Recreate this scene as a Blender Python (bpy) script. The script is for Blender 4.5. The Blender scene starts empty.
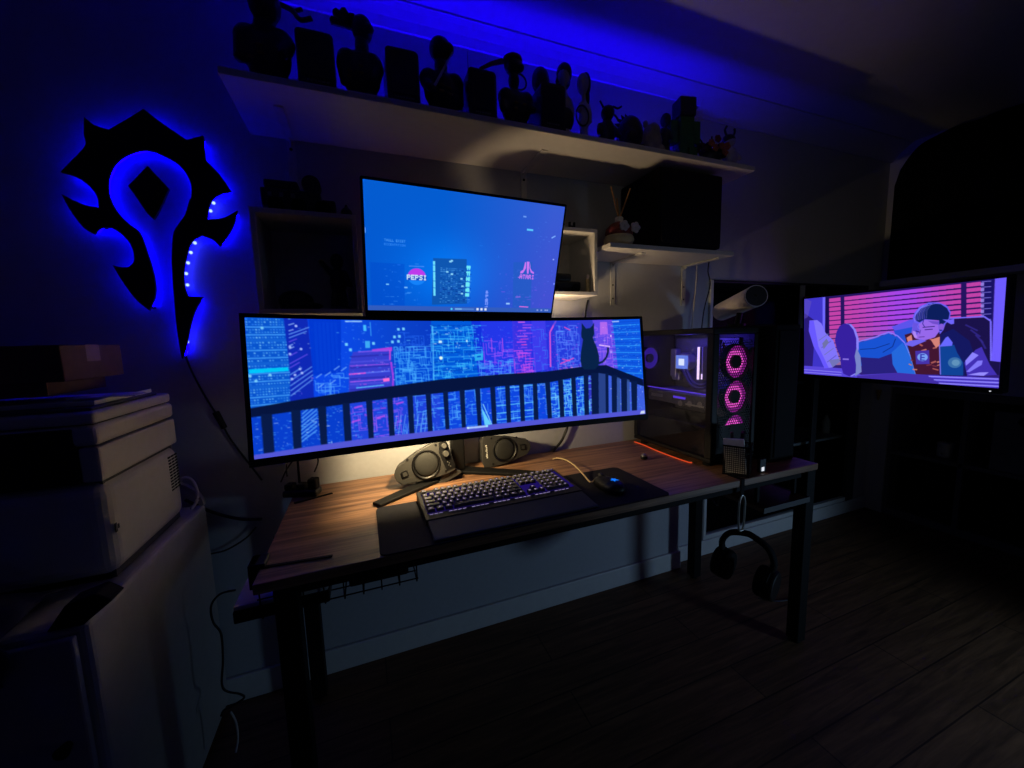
import bpy, bmesh, math, random
import numpy as np
from mathutils import Vector, Matrix, Euler
PI = math.pi
sc = bpy.context.scene
COL = sc.collection
rng = random.Random(7)

# ------------------------------------------------------------------ helpers
def lin(c):
    return tuple(((v/255.0)/12.92 if v/255.0 <= .04045 else ((v/255.0+.055)/1.055)**2.4) for v in c)

def mat(name, rgb, rough=.5, metal=0.0, spec=.5, noise=.08, scale=40, bump=0.0, coat=0.0):
    m = bpy.data.materials.new(name); m.use_nodes = True
    nt = m.node_tree; b = nt.nodes['Principled BSDF']
    c = lin(rgb)
    tc = nt.nodes.new('ShaderNodeTexCoord'); nz = nt.nodes.new('ShaderNodeTexNoise')
    nz.inputs['Scale'].default_value = scale; nz.inputs['Detail'].default_value = 4
    nt.links.new(tc.outputs['Object'], nz.inputs['Vector'])
    rp = nt.nodes.new('ShaderNodeValToRGB')
    rp.color_ramp.elements[0].position = .3; rp.color_ramp.elements[1].position = .7
    rp.color_ramp.elements[0].color = tuple(v*(1-noise) for v in c)+(1,)
    rp.color_ramp.elements[1].color = tuple(min(1, v*(1+noise)) for v in c)+(1,)
    nt.links.new(nz.outputs['Fac'], rp.inputs['Fac']); nt.links.new(rp.outputs['Color'], b.inputs['Base Color'])
    b.inputs['Roughness'].default_value = rough; b.inputs['Metallic'].default_value = metal
    b.inputs['Specular IOR Level'].default_value = spec; b.inputs['Coat Weight'].default_value = coat
    if bump:
        bp = nt.nodes.new('ShaderNodeBump'); bp.inputs['Strength'].default_value = bump; bp.inputs['Distance'].default_value = .002
        nt.links.new(nz.outputs['Fac'], bp.inputs['Height']); nt.links.new(bp.outputs['Normal'], b.inputs['Normal'])
    return m

def emit(name, rgb, strength):
    m = bpy.data.materials.new(name); m.use_nodes = True
    nt = m.node_tree; nt.nodes.remove(nt.nodes['Principled BSDF'])
    e = nt.nodes.new('ShaderNodeEmission'); e.inputs['Color'].default_value = lin(rgb)+(1,); e.inputs['Strength'].default_value = strength
    nt.links.new(e.outputs[0], nt.nodes['Material Output'].inputs['Surface'])
    return m

def emit_attr(name):
    m = bpy.data.materials.new(name); m.use_nodes = True
    nt = m.node_tree; nt.nodes.remove(nt.nodes['Principled BSDF'])
    a = nt.nodes.new('ShaderNodeAttribute'); a.attribute_name = 'picture'
    e = nt.nodes.new('ShaderNodeEmission'); e.inputs['Strength'].default_value = 1.0
    nt.links.new(a.outputs['Color'], e.inputs['Color'])
    nt.links.new(e.outputs[0], nt.nodes['Material Output'].inputs['Surface'])
    return m

def wood(name, c0, c1, rough, axis, stretch=14, scale=3.0, plank=None, spec=.4):
    m = bpy.data.materials.new(name); m.use_nodes = True
    nt = m.node_tree; b = nt.nodes['Principled BSDF']; N = nt.nodes; L = nt.links
    tc = N.new('ShaderNodeTexCoord'); mp = N.new('ShaderNodeMapping')
    s = [stretch, stretch, stretch]; s[axis] = 1.0
    mp.inputs['Scale'].default_value = s
    L.new(tc.outputs['Object'], mp.inputs['Vector'])
    n1 = N.new('ShaderNodeTexNoise'); n1.inputs['Scale'].default_value = scale; n1.inputs['Detail'].default_value = 8; n1.inputs['Roughness'].default_value = .65
    n1.inputs['Distortion'].default_value = .6
    L.new(mp.outputs[0], n1.inputs['Vector'])
    rp = N.new('ShaderNodeValToRGB'); rp.color_ramp.elements[0].position = .36; rp.color_ramp.elements[1].position = .66
    rp.color_ramp.elements[0].color = lin(c0)+(1,); rp.color_ramp.elements[1].color = lin(c1)+(1,)
    L.new(n1.outputs['Fac'], rp.inputs['Fac']); out = rp.outputs['Color']
    if plank:
        bt = N.new('ShaderNodeTexBrick'); bt.inputs['Scale'].default_value = 1.0
        bt.inputs['Brick Width'].default_value = plank[0]; bt.inputs['Row Height'].default_value = plank[1]
        bt.inputs['Mortar Size'].default_value = .0025
        bt.inputs['Color1'].default_value = (.75, .75, .75, 1); bt.inputs['Color2'].default_value = (1, 1, 1, 1); bt.inputs['Mortar'].default_value = (.25, .25, .25, 1)
        L.new(tc.outputs['Object'], bt.inputs['Vector'])
        mx = N.new('ShaderNodeMix'); mx.data_type = 'RGBA'; mx.blend_type = 'MULTIPLY'; mx.inputs[0].default_value = 1
        L.new(out, mx.inputs[6]); L.new(bt.outputs['Color'], mx.inputs[7]); out = mx.outputs[2]
    L.new(out, b.inputs['Base Color'])
    b.inputs['Roughness'].default_value = rough; b.inputs['Specular IOR Level'].default_value = spec
    bp = N.new('ShaderNodeBump'); bp.inputs['Strength'].default_value = .15; bp.inputs['Distance'].default_value = .002
    L.new(n1.outputs['Fac'], bp.inputs['Height']); L.new(bp.outputs['Normal'], b.inputs['Normal'])
    return m

def glass(name, tint, gloss=.06, rough=.02):
    m = bpy.data.materials.new(name); m.use_nodes = True
    nt = m.node_tree; nt.nodes.remove(nt.nodes['Principled BSDF'])
    t = nt.nodes.new('ShaderNodeBsdfTransparent'); t.inputs['Color'].default_value = tint+(1,)
    g = nt.nodes.new('ShaderNodeBsdfGlossy'); g.inputs['Roughness'].default_value = rough
    mx = nt.nodes.new('ShaderNodeMixShader'); mx.inputs[0].default_value = gloss
    nt.links.new(t.outputs[0], mx.inputs[1]); nt.links.new(g.outputs[0], mx.inputs[2])
    nt.links.new(mx.outputs[0], nt.nodes['Material Output'].inputs['Surface'])
    return m

class MB:
    def __init__(s): s.bm = bmesh.new()
    def _xf(s, vs, M):
        if M is not None: bmesh.ops.transform(s.bm, matrix=M, verts=vs)
    def box(s, x0, x1, y0, y1, z0, z1, M=None):
        v = [s.bm.verts.new((x, y, z)) for x in (x0, x1) for y in (y0, y1) for z in (z0, z1)]
        for f in ((0,1,3,2),(4,6,7,5),(0,4,5,1),(2,3,7,6),(0,2,6,4),(1,5,7,3)): s.bm.faces.new([v[i] for i in f])
        s._xf(v, M); return s
    def cyl(s, p0, p1, r0, r1=None, n=16, M=None, caps=True):
        r1 = r0 if r1 is None else r1
        p0, p1 = Vector(p0), Vector(p1); d = (p1-p0).normalized()
        a = d.orthogonal().normalized(); b = d.cross(a)
        A = [s.bm.verts.new(p0+(a*math.cos(2*PI*i/n)+b*math.sin(2*PI*i/n))*r0) for i in range(n)]
        B = [s.bm.verts.new(p1+(a*math.cos(2*PI*i/n)+b*math.sin(2*PI*i/n))*r1) for i in range(n)]
        for i in range(n): s.bm.faces.new((A[i], A[(i+1)%n], B[(i+1)%n], B[i]))
        if caps: s.bm.faces.new(A[::-1]); s.bm.faces.new(B)
        s._xf(A+B, M); return s
    def ell(s, c, r, M=None, n=16):
        g = bmesh.ops.create_uvsphere(s.bm, u_segments=n, v_segments=max(6, n//2), radius=1)
        vs = g['verts']
        for v in vs: v.co = Vector((c[0]+v.co.x*r[0], c[1]+v.co.y*r[1], c[2]+v.co.z*r[2]))
        s._xf(vs, M); return s
    def cap(s, p0, p1, r0, r1=None, n=12):
        r1 = r0 if r1 is None else r1
        s.cyl(p0, p1, r0, r1, n); s.ell(p0, (r0,)*3, n=n); s.ell(p1, (r1,)*3, n=n); return s
    def lathe(s, prof, n=28, c=(0,0,0), M=None):
        rings = []; vs = []
        for (r, z) in prof:
            ring = [s.bm.verts.new((c[0]+max(r,1e-5)*math.cos(2*PI*i/n), c[1]+max(r,1e-5)*math.sin(2*PI*i/n), c[2]+z)) for i in range(n)]
            rings.append(ring); vs += ring
        for A, B in zip(rings, rings[1:]):
            for i in range(n): s.bm.faces.new((A[i], A[(i+1)%n], B[(i+1)%n], B[i]))
        s.bm.faces.new(rings[0][::-1]); s.bm.faces.new(rings[-1])
        s._xf(vs, M); return s
    def tube(s, pts, r, n=8, closed=False, sub=6):
        P = [Vector(p) for p in pts]
        if sub > 1 and len(P) > 2:
            Q = []; m = len(P); rg = range(m if closed else m-1)
            for i in rg:
                p0 = P[(i-1) % m] if closed or i > 0 else P[0]; p1 = P[i]; p2 = P[(i+1) % m]; p3 = P[(i+2) % m] if closed or i+2 < m else P[-1]
                for k in range(sub):
                    t = k/sub
                    Q.append(.5*((2*p1)+(-p0+p2)*t+(2*p0-5*p1+4*p2-p3)*t*t+(-p0+3*p1-3*p2+p3)*t**3))
            if not closed: Q.append(P[-1])
            P = Q
        m = len(P); rings = []; up = Vector((.13, .31, .94)).normalized()
        for i in range(m):
            a = P[(i-1) % m] if (closed or i > 0) else P[i]; b = P[(i+1) % m] if (closed or i < m-1) else P[i]
            d = (b-a).normalized() if (b-a).length > 1e-9 else Vector((0,0,1))
            x = d.cross(up)
            if x.length < .05: x = d.cross(Vector((1,0,0)))
            x.normalize(); y = d.cross(x)
            rings.append([s.bm.verts.new(P[i]+(x*math.cos(2*PI*k/n)+y*math.sin(2*PI*k/n))*r) for k in range(n)])
        rg = range(m if closed else m-1)
        for i in rg:
            A, B = rings[i], rings[(i+1) % m]
            for k in range(n): s.bm.faces.new((A[k], A[(k+1)%n], B[(k+1)%n], B[k]))
        if not closed: s.bm.faces.new(rings[0][::-1]); s.bm.faces.new(rings[-1])
        return s
    def prism(s, poly, y0, y1, M=None):
        # polygon in the xz plane, extruded along y; concave outlines allowed
        A = [s.bm.verts.new((p[0], y0, p[1])) for p in poly]; B = [s.bm.verts.new((p[0], y1, p[1])) for p in poly]
        n = len(poly)
        fs = [s.bm.faces.new(A), s.bm.faces.new(B[::-1])]
        for i in range(n): s.bm.faces.new((A[(i+1)%n], A[i], B[i], B[(i+1)%n]))
        for f in fs: f.normal_update()
        bmesh.ops.triangulate(s.bm, faces=fs)
        s._xf(A+B, M); return s
    def quad(s, a, b, c, d):
        s.bm.faces.new([s.bm.verts.new(p) for p in (a, b, c, d)]); return s
    def obj(s, name, m, parent=None, bevel=0, smooth=False, seg=2, remesh=0, loc=None):
        bmesh.ops.recalc_face_normals(s.bm, faces=s.bm.faces[:])
        me = bpy.data.meshes.new(name); s.bm.to_mesh(me); s.bm.free()
        if smooth: me.polygons.foreach_set('use_smooth', [True]*len(me.polygons))
        me.materials.append(m)
        o = bpy.data.objects.new(name, me); COL.objects.link(o)
        if parent is not None: o.parent = parent
        if loc: o.location = loc
        if remesh:
            r = o.modifiers.new('remesh', 'REMESH'); r.mode = 'VOXEL'; r.voxel_size = remesh; r.use_smooth_shade = True
            k = o.modifiers.new('smooth', 'SMOOTH'); k.factor = .5; k.iterations = 4
        if bevel:
            b = o.modifiers.new('bevel', 'BEVEL'); b.width = bevel; b.segments = seg; b.limit_method = 'ANGLE'; b.angle_limit = .7
        return o

def tag(o, label=None, cat=None, group=None, kind=None):
    if label: o['label'] = label
    if cat: o['category'] = cat
    if group: o['group'] = group
    if kind: o['kind'] = kind
    return o
def thing(name, label, cat, loc=(0,0,0), rot=(0,0,0), group=None):
    o = bpy.data.objects.new(name, None); COL.objects.link(o); o.empty_display_size = .05
    o.location = loc; o.rotation_euler = rot
    return tag(o, label, cat, group)
def struct(name, mb, m, bevel=0): return tag(mb.obj(name, m, bevel=bevel), kind='structure')
def rrect(x0, x1, z0, z1, r, n=5):
    out = []
    for cx, cz, a0 in ((x1-r, z0+r, -90), (x1-r, z1-r, 0), (x0+r, z1-r, 90), (x0+r, z0+r, 180)):
        for k in range(n+1):
            a = math.radians(a0+90*k/n); out.append((cx+r*math.cos(a), cz+r*math.sin(a)))
    return out
FLAT = Matrix.Rotation(-PI/2, 4, 'X')   # turns an xz prism into an xy slab: (x, y, z) -> (x, z, -y)

# ------------------------------------------------------------------ materials
M_wall = mat('wall_paint', (178, 180, 186), .75, noise=.03, scale=60, bump=.1)
M_ceil = mat('ceiling_paint', (190, 190, 194), .85, noise=.03)
M_trim = mat('white_trim', (205, 205, 205), .45, noise=.03)
M_floor = wood('floor_planks', (84, 58, 38), (132, 94, 64), .6, 0, plank=(1.2, .14))
M_desk = wood('desk_wood', (88, 60, 44), (166, 124, 92), .42, 0, stretch=22, scale=2.2)
M_deskedge = mat('desk_edge', (70, 62, 54), .6)
M_black = mat('black_metal', (12, 12, 13), .65, 0, spec=.15)
M_blackp = mat('black_plastic', (13, 13, 15), .45, spec=.3)
M_soft = mat('black_soft', (10, 10, 12), .8, spec=.2)
M_matb = mat('mat_cloth', (28, 28, 34), .9, spec=.15, noise=.2, scale=400)
M_bezel = mat('bezel', (8, 8, 9), .5, spec=.3)
M_white = mat('white_shelf', (215, 212, 206), .45, noise=.03)
M_wframe = mat('white_metal', (205, 203, 198), .4)
M_grey = mat('speaker_grey', (46, 45, 43), .6)
M_greydk = mat('speaker_dark', (26, 26, 25), .85, noise=.2, scale=300)
M_silver = mat('silver', (180, 178, 172), .3, .9)
M_printer = mat('printer_shell', (205, 202, 198), .5, noise=.03)
M_printdk = mat('printer_dark', (60, 62, 70), .5)
M_cab = mat('cabinet_white', (170, 166, 166), .55, noise=.04)
M_card = mat('cardboard', (112, 82, 70), .8, noise=.1)
M_paper = mat('paper', (225, 222, 214), .7, noise=.02)
M_fig = mat('figure_dark', (30, 29, 34), .5, noise=.4, scale=50)
M_figb = mat('figure_box', (24, 24, 32), .35)
M_figgold = mat('figure_gold', (150, 120, 60), .4, .6)
M_figpale = mat('figure_pale', (170, 165, 165), .6, noise=.15)
M_figred = mat('figure_red', (120, 30, 30), .6)
M_figgreen = mat('figure_green', (40, 96, 48), .6, noise=.3)
M_figtan = mat('figure_tan', (150, 140, 130), .7, noise=.2)
M_orange = mat('figure_orange', (170, 92, 38), .6, noise=.3)
M_plaque = mat('plaque', (120, 118, 112), .4)
M_cable = mat('cable_black', (16, 16, 18), .5)
M_wcable = mat('cable_white', (200, 198, 196), .5)
M_cream = mat('cream_ceramic', (226, 208, 160), .45)
M_redpat = mat('red_pattern', (130, 52, 44), .6, noise=.5, scale=60)
M_reed = mat('reed', (176, 128, 74), .7)
M_pinkw = mat('white_shell', (222, 208, 210), .45)
M_cloth = mat('navy_cloth', (26, 26, 60), .9, noise=.2)
M_curt = mat('curtain', (7, 7, 8), .95, spec=.1, noise=.2)
M_dark = mat('dark_inside', (22, 22, 26), .8)
M_dkframe = mat('dark_frame', (52, 52, 56), .5)
M_brass = mat('brass', (190, 150, 84), .35, .6)
M_brownshelf = wood('brown_shelf', (70, 48, 36), (112, 80, 60), .5, 0)
M_glass = glass('cabinet_glass', (.75, .78, .8), .004)
M_pcglass = glass('tower_glass', (.8, .8, .85), .05)
M_teal = mat('pc_board', (70, 68, 84), .5, noise=.3)
M_board = mat('motherboard_plate', (150, 146, 150), .35, .5)
blue = (20, 0, 255)
E_strip = emit('blue_led_strip', (22, 0, 255), 250)
E_emblem = emit('blue_led_back', (4, 0, 255), 14.0)
E_led = emit('blue_led', (140, 165, 255), 2.2)
E_pink = emit('pink_fan', (230, 80, 200), 1.15)
E_pinkdim = emit('pink_fan_rim', (150, 30, 150), .8)
E_purple = emit('purple_fan', (74, 40, 200), .55)
E_purple2 = emit('purple_line', (110, 70, 255), .9)
E_pump = emit('pump_light', (120, 150, 255), 1.1)
E_pumpw = emit('pump_core', (225, 235, 255), 1.6)
E_ram = emit('memory_light', (235, 205, 255), 2.0)
E_key = emit('key_light', (96, 64, 255), .10)
E_leg = emit('key_legend', (200, 180, 240), .9)
E_mouse = emit('mouse_logo', (20, 120, 255), 1.0)
E_dot = emit('white_led', (220, 225, 235), 1.0)
E_orange = emit('orange_light_cable', (235, 80, 40), .75)
E_lamp = emit('warm_lamp', (255, 214, 140), 1.0)

# ------------------------------------------------------------------ setting
XR, ZC, XJ = 3.2, 2.36, 1.50
struct('floor', MB().box(-2.2, 4.0, -3.6, .5, -.05, 0), M_floor)
struct('ceiling', MB().box(-2.2, 4.0, -3.6, .5, ZC, ZC+.05), M_ceil)
struct('wall_back', MB().box(-2.2, XJ, 0, .5, 0, ZC), M_wall)
GX0, GX1, GZ0, GZ1 = 1.70, 3.05, .085, 1.515
w = MB()
w.box(XJ, GX0, .04, .5, 0, ZC); w.box(GX1, 3.62, .04, .5, 0, ZC)
w.box(GX0, GX1, .04, .5, GZ1, ZC); w.box(GX0, GX1, .04, .5, 0, GZ0); w.box(GX0, GX1, .45, .5, GZ0, GZ1)
struct('wall_alcove', w, M_wall)
struct('wall_left', MB().box(-2.25, -2.2, -3.6, .5, 0, ZC), M_wall)
struct('wall_front', MB().box(-2.25, 4.0, -3.65, -3.6, 0, ZC), M_wall)
w = MB()
w.box(XR, 3.62, -.06, .04, 0, ZC)
w.box(XR, 3.62, -1.75, -.06, .86, ZC)
w.box(XR, 3.62, -3.6, -1.75, 0, ZC)
w.box(3.58, 3.62, -1.75, -.06, 0, .86)
struct('wall_right', w, M_wall)
# skirting boards
struct('baseboard_back', MB().box(-2.2, XJ, -.014, 0, 0, .095), M_trim, .004)
struct('baseboard_alcove', MB().box(XJ+.002, 3.19, .026, .04, 0, .085), M_trim, .004)
# coving that wraps round the step in the wall
def cov(y0, x0, x1, zb, d):
    prof = [(y0, zb-.008), (y0-.010, zb-.008), (y0-.014, zb), (y0-.40*d, zb+.34*(ZC-zb)), (y0-.74*d, zb+.70*(ZC-zb)), (y0-d, ZC-.006), (y0-d-.006, ZC-.006), (y0-d-.006, ZC), (y0, ZC)]
    m = MB(); A = [m.bm.verts.new((x0, p[0], p[1])) for p in prof]; B = [m.bm.verts.new((x1, p[0], p[1])) for p in prof]
    n = len(prof)
    for i in range(n): m.bm.faces.new((A[i], A[(i+1)%n], B[(i+1)%n], B[i]))
    m.bm.faces.new(A); m.bm.faces.new(B[::-1]); return m
struct('trim_1', cov(0, -2.2, XJ+.06, 2.312, .06), M_ceil)
struct('trim_2', cov(.04, XJ+.06, XR, 2.285, .10), M_ceil)

# ------------------------------------------------------------------ desk
desk = thing('desk', 'long brown wood-topped desk on black metal legs along the wall', 'desk', (.65, -.3, 0))
mb = MB(); mb.box(-.9, .918, -.3, .285, .716, .74); mb.obj('desk_top', M_desk, desk, .002)
for lx, ly in ((-.843, -.272), (-.872, .2), (.893, -.272), (.852, .2)):
    m = MB(); m.box(lx-.023, lx+.023, ly-.023, ly+.023, .012, .716); lg = m.obj('leg', M_black, desk, .003)
    m = MB(); m.cyl((lx, ly, 0), (lx, ly, .012), .016, .02); m.obj('leveling_foot', M_blackp, lg)
m = MB(); m.box(-.82, .85, -.285, -.26, .69, .714); m.box(-.845, .83, .185, .21, .69, .714)
m.obj('frame_rail', M_black, desk, .002)

# desk mat, keyboard, mouse
DZ = .7402
def slab(poly, z0, z1):
    m = MB(); A = [m.bm.verts.new((p[0], p[1], z0)) for p in poly]; B = [m.bm.verts.new((p[0], p[1], z1)) for p in poly]; n = len(poly)
    fs = [m.bm.faces.new(A[::-1]), m.bm.faces.new(B)]
    for i in range(n): m.bm.faces.new((A[i], A[(i+1)%n], B[(i+1)%n], B[i]))
    for f in fs: f.normal_update()
    bmesh.ops.triangulate(m.bm, faces=fs); return m
tag(slab(rrect(.004, .866, -.6, -.315, .02), DZ, DZ+.0035).obj('desk_mat', M_matb, bevel=.001), 'large black cloth desk mat under the keyboard and mouse', 'desk mat')
MZ = DZ+.004

kb = thing('keyboard', 'black backlit mechanical keyboard with wrist rest on the desk mat', 'keyboard', (.367, -.403, MZ), (0, 0, math.radians(.6)))
kw, kd = .242, .093
def wedge(x0, x1, y0, y1, z0, zf, zb):
    m = MB(); vs = [m.bm.verts.new(p) for p in ((x0,y0,z0),(x1,y0,z0),(x1,y1,z0),(x0,y1,z0),(x0,y0,zf),(x1,y0,zf),(x1,y1,zb),(x0,y1,zb))]
    for f in ((3,2,1,0),(4,5,6,7),(0,1,5,4),(1,2,6,5),(2,3,7,6),(3,0,4,7)): m.bm.faces.new([vs[i] for i in f])
    return m
wedge(-kw, kw, -kd, kd, 0, .017, .026).obj('case', M_blackp, kb, .002)
KZ = lambda y: .0172+.009*(y+kd)/(2*kd)
m = MB(); m.quad((-kw+.010, -kd+.031, KZ(-kd+.031)+.0012), (kw-.010, -kd+.031, KZ(-kd+.031)+.0012), (kw-.010, kd-.02, KZ(kd-.02)+.0012), (-kw+.010, kd-.02, KZ(kd-.02)+.0012))
m.obj('backlight', E_key, kb)
keys = MB(); leg = MB(); rr = random.Random(3)
U = .0199
def key(x, y, wu, glyph=True):
    z = KZ(y)+.0025; a = wu*U/2-.0012; d = .0228/2-.0018; h = .0085
    lo = [(x-a, y-d, z), (x+a, y-d, z), (x+a, y+d, z), (x-a, y+d, z)]
    t = .0028; hi = [(x-a+t, y-d+t, z+h), (x+a-t, y-d+t, z+h), (x+a-t, y+d-t*.5, z+h+.0008), (x-a+t, y+d-t*.5, z+h+.0008)]
    v = [keys.bm.verts.new(p) for p in lo+hi]
    for f in ((4,5,6,7),(0,1,5,4),(1,2,6,5),(2,3,7,6),(3,0,4,7)): keys.bm.faces.new([v[i] for i in f])
    if glyph:
        zz = z+h+.0008; g = .0029; gx = x-(a-t)*.25 if wu < 1.4 else x-a+t+.004
        yy = y+.001
        for k in range(2):
            ox, oy = (rr.uniform(-.0012, .0012), rr.uniform(-.001, .001))
            if k == 0: leg.quad((gx+ox-g*.5, yy-g, zz), (gx+ox+g*.1, yy-g, zz), (gx+ox+g*.1, yy+g, zz), (gx+ox-g*.5, yy+g, zz))
            else: leg.quad((gx-g*.5, yy+oy-g*.3, zz), (gx+g*1.1, yy+oy-g*.3, zz), (gx+g*1.1, yy+oy+g*.3, zz), (gx-g*.5, yy+oy+g*.3, zz))
rows = [
    (0, [1]*14+[1.0]), (1, [1]*13+[2]), (2, [1.5]+[1]*12+[1.5]), (3, [1.75]+[1]*11+[2.25]), (4, [2.25]+[1]*10+[2.75]), (5, [1.25]*3+[6.25]+[1.25]*4)]
x_left = -kw+.009
for r, ws in rows:
    y = kd-.032-r*.0228-(0 if r else -.006)
    x = x_left
    if r == 0: ws = [1]; 
    for k, wu in enumerate(ws):
        key(x+wu*U/2, y, wu, not (wu > 4)); x += wu*U
    if r == 0:
        for blk in range(3):
            for k in range(4): key(x_left+U*(2+blk*4.5+k)+U/2, y, 1)
    bx = x_left+15.3*U
    if r in (1, 2): [key(bx+U*(k+.5), y, 1) for k in range(3)]
    if r == 0: [key(bx+U*(k+.5), y, 1) for k in range(3)]
    if r == 4: key(bx+U*1.5, y, 1)
    if r == 5: [key(bx+U*(k+.5), y, 1) for k in range(3)]
    nx = bx+3.25*U
    if r >= 1:
        for k in range(4 if r < 5 else 3):
            if r == 5 and k == 0: key(nx+U, y, 2)
            elif r == 5: key(nx+U*(k+1.5), y, 1)
            else: key(nx+U*(k+.5), y, 1)
    else: [key(nx+U*(k+.5), y, 1) for k in range(4)]
m = MB()
for k in range(34):
    if k % 5 != 3: x = -kw+.014+k*.0133; m.quad((x, -kd+.0235, KZ(-kd)+.0022), (x+.010, -kd+.0235, KZ(-kd)+.0022), (x+.010, -kd+.0252, KZ(-kd)+.0024), (x, -kd+.0252, KZ(-kd)+.0024))
m.obj('front_light_line', E_leg, kb)
keys.obj('keycaps', mat('keycap', (62, 62, 68), .5), kb, .0006)
leg.obj('key_legends', E_leg, kb)
m = MB(); m.cyl((kw-.045, kd-.012, .0285), (kw-.012, kd-.012, .0285), .0055, n=14); m.obj('volume_roller', M_silver, kb, smooth=True)
wedge(-kw+.004, kw-.004, -kd-.095, -kd-.002, 0, .006, .016).obj('wrist_rest', mat('wrist_foam', (34, 34, 40), .7), kb, .004)

ms = thing('computer_mouse', 'black gaming mouse with glowing blue palm logo on the desk mat', 'mouse', (.712, -.485, MZ), (0, 0, math.radians(8)))
m = MB(); m.ell((0, 0, .012), (.034, .062, .027)); m.ell((0, -.02, .014), (.037, .045, .025))
for v in m.bm.verts: v.co.z = max(v.co.z, .0005)
m.obj('shell', M_blackp, ms, smooth=True, remesh=.003)
m = MB(); m.box(-.0006, .0006, .012, .058, .036, .0385); m.obj('button_seam', M_soft, ms)
m = MB(); m.cyl((-.004, .036, .0335), (.004, .036, .0335), .009, n=16); m.obj('scroll_wheel', M_grey, ms, smooth=True)
pts = [(0, .013), (.004, .004), (.012, .006), (.006, -.001), (.011, -.011), (.001, -.006), (-.009, -.013), (-.006, -.002), (-.013, .003), (-.004, .004)]
slab([(p[0]*.95, -.026+p[1]) for p in pts], .0385, .0398).obj('glowing_logo', E_mouse, ms)
mi = (Matrix.Translation((.712, -.485, MZ)) @ Matrix.Rotation(math.radians(8), 4, 'Z')).inverted()
m = MB(); m.tube([(-.004, .060, .012)]+[tuple(mi @ Vector(p)) for p in [(0.674,-0.437,0.757),(0.693,-0.362,0.757)]+[(0.687,-0.31,0.775),(0.689,-0.247,0.775)]+[(0.688,-0.184,0.765)]+[(0.693,-0.131,0.745)]], .0028)
m.obj('cable', mat('mouse_cable', (190, 166, 124), .6), ms, smooth=True)

# ------------------------------------------------------------------ pictures for the three screens
FONT = {'A':'0111010001111111000110001','B':'1111010001111101000111110','C':'0111110000100001000001111','D':'1111010001100011000111110','E':'1111110000111101000011111',
 'H':'1000110001111111000110001','I':'0111000100001000010001110','L':'1000010000100001000011111','N':'1000111001101011001110001','O':'0111010001100011000101110',
 'P':'1111010001111101000010000','R':'1111010001111101001010001','S':'0111110000011100000111110','T':'1111100100001000010000100','U':'1000110001100011000101110','X':'1000101010001000101010001'}
def sheet(h):
    # projective map from drawing-sheet coordinates to picture (u, v)
    def f(x, y):
        w_ = h[6]*x+h[7]*y+1
        return ((h[0]*x+h[1]*y+h[2])/w_, (h[3]*x+h[4]*y+h[5])/w_)
    return f
HU = sheet([0.002859655, -8.936422e-05, -1.023193, -0.0006407952, 0.004802391, -0.6272432, -0.0005562438, -0.0005418433]); HWp = lambda x, y: (float(np.interp(x-.07*(y-365), [246, 260, 274, 288, 302, 316, 330, 344, 358, 372, 386, 400, 414, 428, 442, 456, 470, 484, 498, 512, 526, 540, 554, 568, 582, 596, 610, 624, 638], [-0.0029, 0.0203, 0.0442, 0.069, 0.0946, 0.1211, 0.1485, 0.1768, 0.206, 0.2362, 0.2674, 0.2995, 0.3326, 0.3668, 0.4019, 0.438, 0.4752, 0.5132, 0.5523, 0.5922, 0.6331, 0.6748, 0.7173, 0.7605, 0.8044, 0.8489, 0.894, 0.9396, 0.9855])), vfit(x, y))
def vfit(x, y):
    # height on the curved picture for a drawing-sheet point
    c = [-1.3694532, -0.0035678307, 0.0046708449, 9.3798476e-06, 6.8666927e-07, -2.8633114e-10]
    return sum(k*m_ for k, m_ in zip(c, (1, x, y, x*y, x*x, x*x*y)))
HT = sheet([-0.01070143, -0.0001395233, 8.651882, -0.00189975, -0.01909248, 7.208552, -0.003227168, 0.0003497014])
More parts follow.
